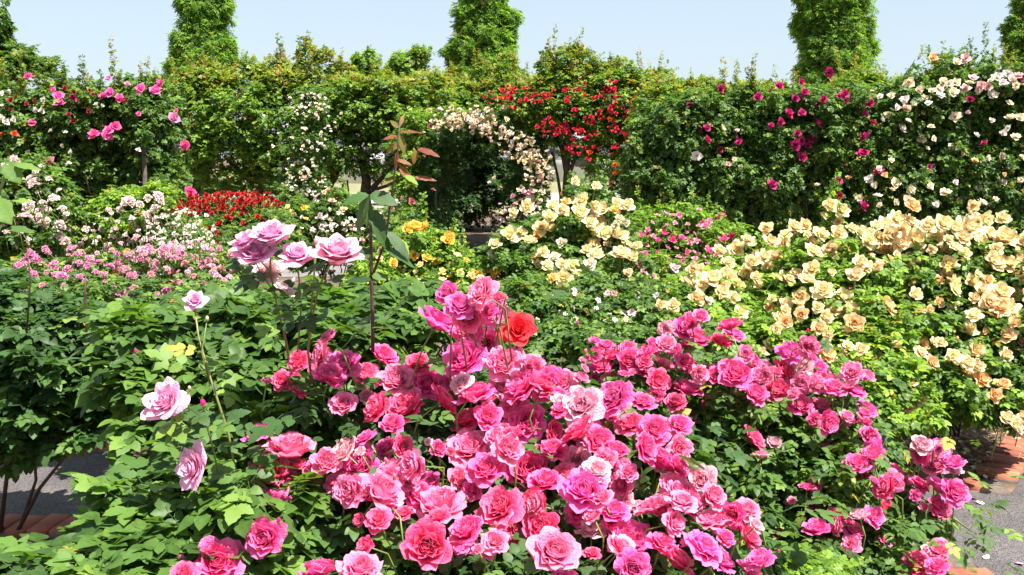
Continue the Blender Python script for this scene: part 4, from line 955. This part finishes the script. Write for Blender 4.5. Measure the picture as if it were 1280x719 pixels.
# --- peach roses
pe1 = parse('901,312,20 921,310,24 909,326,18 867,337,20 860,350,20 872,356,24 877,340,22 891,347,28 907,342,22 924,356,22,a 916,347,20 934,341,24 940,327,20 965,301,24 980,302,18 956,320,22 970,325,26 959,334,18 982,347,22 842,381,20 926,390,22 887,375,12,W 980,380,24 965,385,18,a 997,367,18 927,372,12,h 964,430,20 895,365,12 945,345,14 ', 'b')
pe1 += fill_between(pe1, 22, k=(.6, .95), cols='bby')
pe1 = [(x, y, q * .9, c) for x, y, q, c in pe1]
bush('peach rose bush left of the largest one with pale orange blooms', 930, 6.2, [(900, 360, 110, 60, .35), (950, 350, 100, 60, .35), (890, 385, 110, 60, .35), (950, 385, 120, 70, .35), (930, 420, 140, 60, .3), (980, 330, 60, 50, .3)], .24, .038, 'bright', [(pe1, 'cabbage', 'peach', 1, None)], lambda x, y: 5.9 - max(0, y - 330) * .009, lod=1, singles=180, omat='bright', ncanes=8, stem=.2, face=(.15, -.8, .65), jit=.3)
pe2 = parse('1038,255,20,y 1053,262,22,y 995,282,22 1008,279,18,a 1012,294,16,a 1028,291,22 1049,290,22 1018,312,26 1038,312,26 1015,335,24 1025,328,16 1082,291,24 1087,301,24,y 1069,342,24 1084,332,18 1028,361,30 1000,370,24 1056,369,28 1043,389,26 1054,387,22 1002,393,20,a 983,380,20 984,402,20,a 1033,395,20 1069,404,28,a 1024,409,20,a 987,348,18,a 1034,441,28,a 1057,438,22 1076,436,20 1074,322,10 1040,340,12 1090,318,10', 'b')
pe2 += fill_between(pe2, 26, k=(.6, .95), cols='bby')
pe2 = [(x, y, q * .9, c) for x, y, q, c in pe2]
bush('tall peach rose bush between the pink roses and the magenta hedge', 1040, 5.9, [(1040, 330, 110, 70, .35), (1080, 340, 90, 80, .35), (1010, 350, 90, 70, .35), (1040, 400, 130, 90, .4), (1090, 410, 110, 90, .4), (1080, 460, 120, 90, .35), (1040, 275, 16, 50, .1), (1100, 500, 110, 70, .3)], .24, .04, 'bright', [(pe2, 'cabbage', 'peach', 1, None)], lambda x, y: 5.75 - max(0, y - 300) * .006, lod=1, singles=250, omat='bright', ncanes=9, stem=.2, face=(.15, -.8, .65), jit=.3)
pe3 = parse('1113,294,28 1108,278,22 1123,272,24 1139,275,26 1129,287,28 1126,301,30 1146,298,28 1108,310,24,a 1136,325,24 1161,281,24 1170,295,28 1181,278,26 1196,284,26 1214,284,38 1234,275,24 1220,275,26 1195,307,22 1240,293,24 1257,295,34 1272,301,24 1247,326,30 1262,328,26 1275,322,28 1187,328,24 1184,341,18 1195,355,24,y 1217,352,22 1231,361,22 1252,363,30 1263,366,26 1238,377,28 1260,383,32 1225,431,30,a 1260,418,24 1196,445,22 1208,316,18 1103,328,14 1141,352,14 1278,392,20 1111,380,36,a 1149,389,22 1163,387,14,a 1139,427,18,a 1152,439,20 1132,474,25,c 1135,508,25 1151,500,25,y 1192,445,20 1210,452,22 1222,457,20 1217,470,18,a 1260,522,24 1272,532,22 1282,520,20 1155,282,22 1150,310,18 1205,296,22 1180,310,20 1247,310,18 1228,300,18 1122,318,12 1165,312,14 1232,414,9,a 1100,296,20 1287,300,26 1290,330,26 1282,350,20 1244,392,16,a 1223,342,12 1292,370,24', 'b')
pe3 += fill_between(pe3, 22, k=(.6, .95), cols='bbay') + ring(1190, 400, 170, 120, 18, 20, 'bya') + ring(1130, 450, 90, 90, 7, 20, 'ba') + ring(1235, 460, 80, 80, 6, 20, 'ba')
pe3 = [(x, y, q * .9, c) for x, y, q, c in pe3]
bush('largest peach rose bush at the right edge beside the path', 1200, 5.9, [(1120, 340, 90, 80, .35), (1170, 340, 110, 90, .4), (1230, 340, 110, 90, .4), (1280, 350, 90, 110, .4), (1130, 400, 110, 100, .4), (1190, 405, 120, 100, .4), (1250, 415, 110, 100, .4), (1150, 470, 110, 100, .4), (1210, 480, 120, 90, .35), (1270, 470, 90, 60, .3)], .22, .04, 'mid', [(pe3, 'cabbage', 'peach', 1, None)], lambda x, y: 5.75 - max(0, y - 300) * .0045, lod=1, singles=300, omat='bright', ncanes=10, stem=.2, buds=10, face=(.15, -.8, .65), jit=.3)

#=================================================================== NEAR BED
# right pink bush (smaller blooms, farther)
pk2 = parse('763,442,30 742,443,18 751,456,26 758,430,20 784,434,20 787,450,28 780,466,14 756,472,16 818,433,24 832,429,26,l 807,441,24 832,454,26,l 808,462,24 824,475,28,d 858,409,32,m 874,420,28 866,397,18,d 861,428,20 901,424,26,d 911,404,28 919,416,24,m 858,451,24 845,501,26,d 862,462,20 860,484,32 876,467,22,l 894,468,22 919,466,38 929,478,28 940,451,28 954,459,20,l 932,442,20,l 889,504,22 946,491,28 972,486,32,d 988,439,30,m 983,461,28,d 1004,457,22,w 1024,459,20,m 1001,478,22,l 1020,480,22,l 1034,480,28,d 1001,504,30 1025,507,26,l 944,546,32,d 1030,538,30 860,520,26 1042,482,30 1068,486,28,m 1064,465,26,l 1036,528,28 1083,512,26,m 1077,531,22 1090,544,26 1091,562,26,m 971,660,28 1022,627,32 1020,658,30,m 1045,643,26 1067,661,28,p 1070,577,28 1090,566,28 1077,595,22,d 1104,608,30,d 1116,603,26,l 1122,586,18 1094,645,26,m 1107,633,20,d 1093,668,20,m 1152,555,24,w 1162,557,16,m 1171,579,32,l 1190,577,30,m 1151,604,24 1177,608,32,m 1194,615,32,m 1177,635,26,d 1147,706,34,d 1173,687,30,l 1170,706,26,p 1060,520,18,l 805,452,18,d 843,436,16 1012,440,14,l 992,492,14,l 1160,688,16,w 990,625,10,l', 'p')
pk2 += fill_between(pk2, 60, cols='pdlpmlw', k=(.5, .85))
b2y = lambda x, y: 3.5 - max(0, y - 450) * .0016 - (x - 950) * .0002
e2, bl2 = bush('spreading pink rose bush in front of the peach roses', 960, 3.6, [(820, 500, 130, 90, .3), (900, 490, 140, 80, .3), (990, 500, 140, 90, .3), (880, 560, 150, 110, .35), (960, 580, 170, 150, .4), (1040, 560, 120, 130, .35), (1010, 640, 170, 130, .35), (930, 660, 170, 130, .35), (1080, 680, 130, 100, .25), (790, 470, 100, 60, .2), (1060, 620, 100, 80, .25), (1120, 640, 60, 50, .15)], .085, .036, 'mid',
    [(pk2, 'cabbage', 'pink', 0, None)], b2y, lod=1, singles=300, omat='mid', ncanes=10, per=7, stem=.18, lobeoff=.06, buds=14)
RED = P(648, 411, 2.85); RB = [dict(p=RED, r=.058, ax=norm(np.array((.15, -.75, .55))), c='r', s=50)]
# front pink bush, large blooms
pk1 = parse('398,443,38,l 429,454,42,m 414,467,36,p 373,451,26,d 353,475,24,d 429,504,30,l 374,488,20,d 482,443,34,p 464,469,36,d 469,509,38,d 495,472,42,l 549,398,50,m 575,380,34,m 586,397,34,d 559,366,26,m 600,364,38,l 613,388,38,m 622,370,20,d 580,446,52,m 566,455,26,w 535,477,42,m 506,506,50,d 522,453,30,d 557,498,38,d 591,489,48,p 564,474,26,p 628,453,44,l 649,482,50,p 662,459,30,p 641,504,36,l 586,522,46,d 657,527,48,m 678,480,34,d 686,480,44,p 665,456,32,l 705,478,32,l 727,471,18,l 726,507,52,w 766,496,48,m 803,499,32,p 721,536,44,d 750,550,36,p 787,528,34,d 818,536,40,p 850,530,28,p 758,517,30,p 810,560,38,p 363,557,58,l 340,590,54,d 341,629,46,m 330,672,48,p 400,579,40,d 427,563,40,w 447,579,50,m 456,545,28,m 482,558,30,m 429,605,30,d 480,611,56,l 472,648,30,d 456,682,22,d 451,709,52,l 398,709,44,p 514,582,38,l 504,640,24,d 586,558,52,l 607,584,46,p 578,598,32,l 549,627,60,l 623,632,56,d 580,661,48,p 533,682,56,d 660,587,52,p 649,658,46,d 665,627,32,d 636,561,36,l 729,611,56,m 681,600,40,p 747,587,34,w 774,606,36,l 721,574,30,w 816,629,46,l 676,658,42,d 694,688,60,l 739,661,34,w 768,637,36,m 787,672,56,m 792,711,44,m 829,677,40,p 845,653,32,l 850,698,40,d 824,566,46,p 832,579,40,p 850,561,30,l 850,592,24,p 853,624,36,l 861,624,46,p 877,600,34,w 893,619,30,l 890,648,38,l 914,643,30,p 935,635,30,l 882,682,50,m 903,698,40,m 938,669,34,d 948,698,32,m 938,711,30,p 946,656,20,w 850,582,28,p 272,702,58,p 235,718,30,l 610,520,34,p 640,540,28,d 694,540,26,d 700,510,24,p 690,560,34,p 706,588,26,l 770,560,30,p 785,590,22,l 610,690,18,l 720,640,30,p 740,690,22,d 548,560,20,p 620,545,28,l 455,610,34,p 410,640,0,p', 'p')
pk1 = [q for q in pk1 if q[2] > 0]
pk1 += fill_between(pk1, 85, cols='pdlpmlw', k=(.45, .8))
CLR = [(520, 375), (575, 420)]
pk1 = [q for q in pk1 if math.hypot(q[0] - 648, q[1] - 410) > 26]
b1y = lambda x, y: 2.9 - (y - 440) / 280 * .72 if y > 425 else 2.75
lob1 = [(430, 520, 190, 110, .3), (550, 520, 200, 90, .3), (680, 540, 200, 100, .3), (790, 570, 160, 100, .3), (400, 640, 220, 160, .35), (520, 650, 240, 160, .35), (640, 680, 240, 150, .35), (760, 690, 220, 150, .35), (870, 690, 160, 110, .3), (480, 720, 400, 120, .4)]
bush('foreground rose bush heavy with large bright pink blooms', 600, 2.7, lob1, .024, .052, 'dark', [(pk1, 'cabbage', 'pink', 0, 40)], b1y, lod=1, singles=300, omat='dark', ncanes=10, per=3, stem=.2, lobeoff=.16, buds=16, tint=(.1, .9))

# mauve roses: tall bush at left
tea_tops = parse('338,291,48 306,299,36 317,316,44 371,317,40 422,312,58,K 205,501,52 239,585,52 243,375,26', 'L')
e3 = empty('rose_bush', gb(300, 2.9), 'tall rose bush with large mauve blooms on long canes at left', 'rose bush')
tb = []
AX = [(-.1, -.35, .9), (-.3, -.3, .9), (.0, -.5, .85), (.1, -.4, .9), (.15, -.35, .9), (-.35, -.65, .6), (-.55, -.7, .25), (.1, -.6, .8)]
for (x, y, s, c), ax in zip(tea_tops, AX):
    Y = 2.55 if y < 400 else 2.3; p = P(x, y, Y); tb.append(dict(p=p, r=s * .5 * proj(p)[2] / F * 1.2, ax=norm(np.array(ax)), c=c, s=s))
pale = parse('335,337,34,w 350,330,20,h 352,357,16,h 366,352,12,h 362,364,14,h 330,345,24,w', 'w')
pb = place_blooms(pale, lambda x, y: 2.62)
L = Leaves()
ty = lambda x, y: 3.35 - (y - 380) / 340 * 1.25
for (px, py, w, h, dep) in [(200, 420, 130, 80, .3), (280, 420, 140, 90, .3), (360, 420, 140, 80, .3), (440, 420, 130, 80, .3), (510, 420, 90, 90, .25), (250, 480, 150, 90, .3), (330, 490, 120, 90, .3), (290, 560, 130, 110, .3), (230, 620, 160, 110, .3), (185, 650, 90, 80, .25), (130, 715, 190, 60, .2), (240, 690, 200, 90, .3), (40, 725, 160, 40, .2), (330, 650, 80, 120, .2), (440, 380, 120, 40, .2), (500, 375, 60, 60, .2), (350, 398, 150, 50, .2), (235, 402, 120, 40, .2), (420, 392, 90, 40, .2), (170, 455, 60, 50, .15)]:
    Y = ty(px, py); c, r = LP(px, py, Y + dep * .5, w, h, dep); L.lobe(c, r, int(w * h * .027), .062, shell=(.4, 1.03), tint=(0, .85), upb=.35, nup=.95)
foliage(e3, L, 'mid', 1, 5, 300, tb + pb + place_blooms([q for q in pk1 if q[0] < 640], b1y), 'mid')
add_blooms(e3, tb, 'tea', 'tea', 0, 20, nvar=3); add_blooms(e3, pb, 'cabbage', 'plain', 0, None)
def cane_px(parent, pts, rad, mat, name='cane'):
    b0 = np.array(parent.location); mb = MB(); q = [P(x, y, Y) - b0 for x, y, Y in pts]; mb.tube(q, np.linspace(rad[0], rad[1], len(q)), 7); link(name, mb.mesh(name, mat), parent)
CL = []
for pts, r_ in [([(365, 470, 2.9), (356, 420, 2.75), (346, 380, 2.65), (338, 340, 2.6), (338, 300, 2.56)], (.006, .0035)), ([(372, 440, 2.8), (376, 390, 2.7), (374, 350, 2.62), (371, 325, 2.56)], (.004, .003)),
                ([(385, 440, 2.8), (390, 400, 2.7), (398, 360, 2.6), (413, 330, 2.56), (421, 320, 2.55)], (.0045, .003)), ([(346, 370, 2.62), (325, 340, 2.6), (317, 322, 2.56)], (.003, .0025)), ([(342, 345, 2.6), (320, 320, 2.6), (308, 304, 2.56)], (.003, .0025)),
                ([(300, 620, 2.55), (285, 540, 2.5), (262, 470, 2.5), (248, 420, 2.52), (243, 382, 2.55)], (.006, .003)), ([(275, 600, 2.4), (266, 560, 2.35), (258, 530, 2.32), (254, 508, 2.3)], (.004, .0025)), ([(240, 540, 2.35), (236, 510, 2.32), (237, 490, 2.3)], (.003, .002)),
                ([(240, 640, 2.4), (243, 610, 2.36), (241, 592, 2.32)], (.004, .003)), ([(230, 560, 2.4), (215, 525, 2.35), (207, 508, 2.31)], (.004, .003)), ([(262, 480, 2.5), (252, 440, 2.5), (259, 400, 2.5)], (.003, .002))]:
    cane_px(e3, pts, (r_[0] * .62, r_[1] * .7), CANE_GOLD if pts[-1][1] < 400 else CANE_G)
    for (x, y, Y) in pts[1:-1]:
        for _ in range(2): CL.append((P(x, y, Y), random.uniform(-1, 1)))
cane_px(e3, [(390, 480, 2.8), (385, 440, 2.75), (388, 400, 2.7), (396, 300, 2.6), (397, 310, 2.6)][:4], (.004, .0025), CANE_GOLD)
for p_, sx in CL:
    ff = norm(np.array((sx, random.uniform(-.7, .3), random.uniform(-.1, .5)))); nn = norm(np.array((random.uniform(-.4, .4), -.4, .9)))
    M = Matrix(frames(nn[None], ff[None])[0].tolist()).to_4x4() @ Matrix.Scale(random.uniform(.035, .05), 4); M.translation = Vector((p_ - np.array(e3.location)).tolist())
    T_ = templ(0, random.randrange(6), 5); link('leaf', mesh_np('leaf', *T_, mat=LO['mid' if random.random() < .5 else 'dark']), e3, M=M)
# rose buds
bud(e3, 254, 505, 2.3, 13, 'p'); bud(e3, 237, 486, 2.3, 8, 's'); bud(e3, 395, 303, 2.55, 11, 's'); bud(e3, 259, 399, 2.5, 8, 'y'); bud(e3, 170, 440, 2.8, 8, 'p')

# dark rose bush at the left edge
L = Leaves(); e4 = empty('rose_bush', gb(35, 4.35), 'dark leafy rose bush without blooms at the left edge', 'rose bush')
ly = lambda x, y: 4.0 - max(0, y - 400) * .001
for (px, py, w, h, dep) in [(30, 420, 130, 90, .35), (90, 420, 130, 80, .35), (150, 430, 100, 70, .3), (20, 470, 120, 90, .35), (80, 480, 140, 90, .35), (140, 470, 90, 70, .25), (10, 505, 100, 70, .3), (60, 510, 110, 60, .3), (-20, 400, 80, 80, .3), (0, 380, 60, 60, .2), (60, 395, 110, 40, .2), (-25, 520, 80, 160, .3), (80, 548, 70, 30, .15), (20, 560, 70, 30, .15), (120, 530, 50, 30, .15)]:
    Y = ly(px, py); c, r = LP(px, py, Y + dep * .5, w, h, dep); L.lobe(c, r, int(w * h * (.07 if py < 460 else .04)), .050, shell=(.3, 1.03), tint=(0, .7), nup=.95, upb=.3)
foliage(e4, L, 'dark', 1, 5, 300, None, 'dark')
for pts, r_ in [([(20, 668, 4.3), (50, 610, 4.3), (90, 560, 4.25), (130, 500, 4.2)], (.010, .005)), ([(0, 665, 4.3), (8, 600, 4.3), (15, 520, 4.25), (20, 440, 4.2)], (.011, .006)), ([(22, 668, 4.3), (45, 600, 4.3), (40, 530, 4.3), (60, 450, 4.2)], (.008, .005)), ([(5, 666, 4.32), (-20, 600, 4.3), (-30, 500, 4.2)], (.009, .006)), ([(108, 450, 3.85), (108, 400, 3.8), (106, 370, 3.8), (107, 345, 3.8)], (.006, .003)), ([(33, 420, 3.8), (38, 350, 3.8), (34, 310, 3.8)], (.004, .002))]:
    cane_px(e4, pts, r_, CANE_B)

# tall cane with red-brown young leaves
e5 = empty('rose_cane', gb(468, 2.75), 'tall rose cane with coppery young leaves above the garden', 'rose bush')
cane_px(e5, [(466, 440, 2.7), (466, 405, 2.7), (464, 330, 2.7), (463, 260, 2.7), (461, 243, 2.7)], (.0055, .0042), CANE_B)
cane_px(e5, [(464, 350, 2.7), (482, 300, 2.66), (490, 240, 2.62), (497, 190, 2.6), (500, 150, 2.6)], (.0038, .0018), CANE_B)
for pts in ([(1040, 680, 3.4), (1090, 640, 3.35), (1140, 615, 3.32), (1175, 600, 3.3)], [(1100, 660, 3.35), (1130, 615, 3.3), (1150, 575, 3.28), (1157, 560, 3.28)], [(1040, 700, 3.2), (1100, 690, 3.15), (1150, 695, 3.13), (1172, 700, 3.12)], [(1090, 660, 3.3), (1110, 690, 3.25), (1130, 712, 3.2)], [(1150, 620, 3.3), (1195, 650, 3.28), (1215, 665, 3.28)]):
    cane_px(e2, pts, (.0045, .0025), CANE_G)
# thorns on the tall cane
mb = MB(); b0 = np.array(e5.location)
for k in range(26):
    x_, y_ = (464.5, 430 - k * 7) ; q = P(x_, y_, 2.7) - b0; sx = 1 if k % 2 else -1; h = .0065
    mb.add([q + (sx * .005, 0, .004), q + (sx * .005, .003, -.004), q + (sx * .005, -.003, -.004), q + (sx * (.005 + h), 0, -.003)], [(0, 1, 3), (1, 2, 3), (2, 0, 3), (0, 2, 1)])
link('thorns', mb.mesh('thorns', CANE_B, False), e5, kind='stuff')
def single_leaf(parent, x, y, x2, y2, Y, w, mat, face=(0, -.75, .55), droop=.1, fold=.25, dy=0):
    """one blade from base pixel to tip pixel"""
    a = P(x, y, Y); b = P(x2, y2, Y + dy); l = float(np.linalg.norm(b - a)); b0 = np.array(parent.location)
    V, F3, F4 = leaflet((0, 0, 0), 0, 1, w, 0, droop, fold); me_ = mesh_np('leaf', V, F3, F4, mat)
    rot = frames(np.array([face], float), np.array([b - a]))[0]; M = Matrix(rot.tolist()).to_4x4() @ Matrix.Scale(l, 4); M.translation = Vector((a - b0).tolist()); return link('leaf', me_, parent, M=M)
for (x, y, x2, y2, w, mt, f) in [(496, 180, 482, 192, .5, 'autumn', (-.3, -.8, .3)), (497, 170, 479, 178, .45, 'autumn', (0, -.6, .6)), (500, 165, 530, 162, .35, 'autumn', (0, -.5, .8)), (500, 168, 506, 195, .35, 'autumn', (.6, -.7, .2)),
    (497, 190, 494, 214, .4, 'autumn', (.5, -.8, .1)), (496, 200, 514, 210, .35, 'autumn', (0, -.5, .7)), (520, 188, 516, 206, .5, 'autumn', (.3, -.9, .2)), (522, 186, 547, 206, .4, 'autumn', (0, -.5, .7)), (518, 222, 546, 224, .32, 'autumn', (0, -.6, .7)),
    (497, 214, 482, 226, .5, 'bright', (0, -.7, .6)), (500, 208, 515, 232, .4, 'autumn', (.5, -.7, .4)), (494, 222, 480, 238, .4, 'autumn', (0, -.6, .7)), (500, 158, 504, 140, .3, 'autumn', (0, -.8, .3)), (498, 160, 488, 146, .4, 'autumn', (0, -.7, .5)), (499, 185, 510, 178, .4, 'autumn', (0, -.7, .5)), (505, 218, 520, 236, .5, 'bright', (.2, -.6, .7)),
    (461, 244, 431, 262, .55, 'dark', (-.1, -.4, .9)), (461, 244, 440, 292, .42, 'dark', (-.5, -.8, .2)), (463, 243, 492, 270, .6, 'dark', (.1, -.5, .85)), (464, 262, 480, 300, .5, 'dark', (.4, -.8, .3)), (462, 255, 458, 285, .45, 'mid', (.3, -.9, .2)),
    (466, 270, 488, 318, .42, 'dark', (.5, -.7, .3)), (485, 290, 506, 330, .4, 'dark', (.4, -.6, .6)), (480, 310, 512, 345, .4, 'dark', (.2, -.5, .8)), (463, 320, 442, 306, .7, 'dark', (0, -.7, .6)), (464, 350, 430, 344, .6, 'dark', (0, -.5, .8)), (465, 370, 490, 378, .6, 'dark', (0, -.4, .9)), (465, 345, 486, 350, .7, 'dark', (0, -.4, .9)), (499, 300, 510, 322, .5, 'bright', (.3, -.7, .4))]:
    o = single_leaf(e5, x, y, x2, y2, 2.62, w, LO[mt], f, droop=random.uniform(.05, .2))

# near sprig at the left edge
e6 = empty('rose_cane', gb(-10, 2.3), 'rose shoot with big green leaves reaching in from the left edge', 'rose bush')
cane_px(e6, [(-60, 400, 2.35), (-35, 320, 2.32), (-10, 260, 2.3), (5, 225, 2.3), (10, 205, 2.3)], (.006, .003), CANE_G)
for (x, y, x2, y2, w, f) in [(8, 203, 28, 232, .75, (.1, -.85, .4)), (18, 205, 52, 222, .42, (0, -.5, .8)), (-12, 245, 18, 285, .7, (.1, -.8, .5)), (-14, 262, 8, 300, .6, (-.1, -.8, .5)), (10, 285, 44, 300, .45, (0, -.4, .9)), (-8, 205, 6, 222, .5, (0, -.7, .6)), (16, 250, 40, 255, .4, (0, -.4, .9))]:
    single_leaf(e6, x, y, x2, y2, 2.3, w, LO['mid'], f)

# red rose
e7 = empty('scarlet_rose', gb(640, 2.9), 'single scarlet rose on its stem behind the pink cluster', 'rose')
rb = RB
COL['r'] = (.85, .028, .06)
add_blooms(e7, rb, 'tea', 'red', 0, 20, nvar=3)
cane_px(e7, [(640, 540, 3.0), (643, 480, 2.95), (647, 425, 2.88)], (.005, .003), CANE_B)

# light green low shrub at the bottom
L = Leaves(); e8 = empty('shrub', gb(1000, 2.7), 'low yellow-green leafy shrub at the bottom edge below the pink roses', 'shrub')
for (px, py, w, h, dep) in [(985, 715, 60, 50, .15), (1020, 725, 70, 50, .15), (970, 700, 40, 30, .1)]:
    c, r = LP(px, py, 2.75, w, h, dep); L.lobe(c, r, int(w * h * .2), .022, tint=(.1, .9))
foliage(e8, L, 'bright', 1, 7)

ALLB += RB + tb
for a_, k_ in JOBS: grow(*a_, **k_)
# ------------------------------------------------------------------ litter on the ground
LIT = leaf_mat('dry_leaf', [(0, (.10, .055, .03)), (.4, (.26, .16, .08)), (.75, (.48, .36, .20)), (1, (.62, .52, .34))], rough=.7, trans=.1)
def litter(name, quad, n, size):
    q = np.array([p[:2] for p in quad]); u = rng.random(n); v = rng.random(n)
    xy = (q[0] * ((1 - u) * (1 - v))[:, None] + q[1] * (u * (1 - v))[:, None] + q[2] * (u * v)[:, None] + q[3] * ((1 - u) * v)[:, None])
    p = np.concatenate([xy, rng.uniform(.012, .03, (n, 1))], 1)
    V, F3, F4 = leaflet((0, -.5, 0), 0, 1, .6, 1, -.25, .4); T = (np.array(V), np.array(F3), np.array(F4))
    rot = frames(norm(np.array((0, 0, 1.)) + rng.normal(0, .35, (n, 3))), rng.normal(0, 1, (n, 3)) * np.array((1, 1, .1)))
    link(name, scatter(name, T, p, rot, size * rng.uniform(.5, 1.3, n), LIT), kind='stuff')
fa = rfc[:2]
litter('fallen_leaves', [(fa - far_dir * 1.5) + (0, .25), fa + (.1, .25), fa + (1.6, 1.7), fa + (-.8, 1.7)], 2200, .035)
litter('fallen_leaves', [far_l + (1, .22), fa - far_dir * 3 + (0, .22), fa - far_dir * 3 + (0, 1.5), far_l + (1, 1.5)], 2500, .03)
litter('fallen_leaves', [near_l + (0, -.25), G(200, 670), G(200, 719), (-2.6, 3.2)], 700, .03)
litter('fallen_leaves', [near_l, (-.3, 4.5), (1.9, 4.25), (1.9, 4.9)], 14, .03)
litter('fallen_leaves', [(rfc[0] - .9, rfc[1] + .22), (rfc[0] + .15, rfc[1] + .22), (rfc[0] + .75, rfc[1] + .9), (rfc[0] - .6, rfc[1] + 1.1)], 500, .045)
for (x, y, lab, c) in [(1233, 697, 'pale dry petal lying on the asphalt, centre of the right path', (.75, .62, .42)), (1275, 705, 'pink petal lying on the asphalt at the right edge', (.75, .25, .5)), (1225, 629, 'small cream petal on the asphalt below the brick corner', (.75, .68, .5))]:
    q = G(x, y, .008); V, F3, F4 = leaflet((0, -.5, 0), 0, 1, .7, 0, -.2, .3)
    m, nt, b, out = new_mat('fallen_petal'); b.inputs['Base Color'].default_value = (*c, 1); b.inputs['Roughness'].default_value = .6
    me_ = mesh_np('fallen_petal', V, F3, F4, m); M = Matrix.Rotation(random.uniform(0, 6), 4, 'Z') @ Matrix.Scale(.04, 4); M.translation = Vector(q.tolist())
    o = link('fallen_petal', me_, M=M); o['label'] = lab; o['category'] = 'petal'
print('objects', len(bpy.data.objects), 'tris', sum(len(m.loops) - 2 * len(m.polygons) for m in bpy.data.meshes))
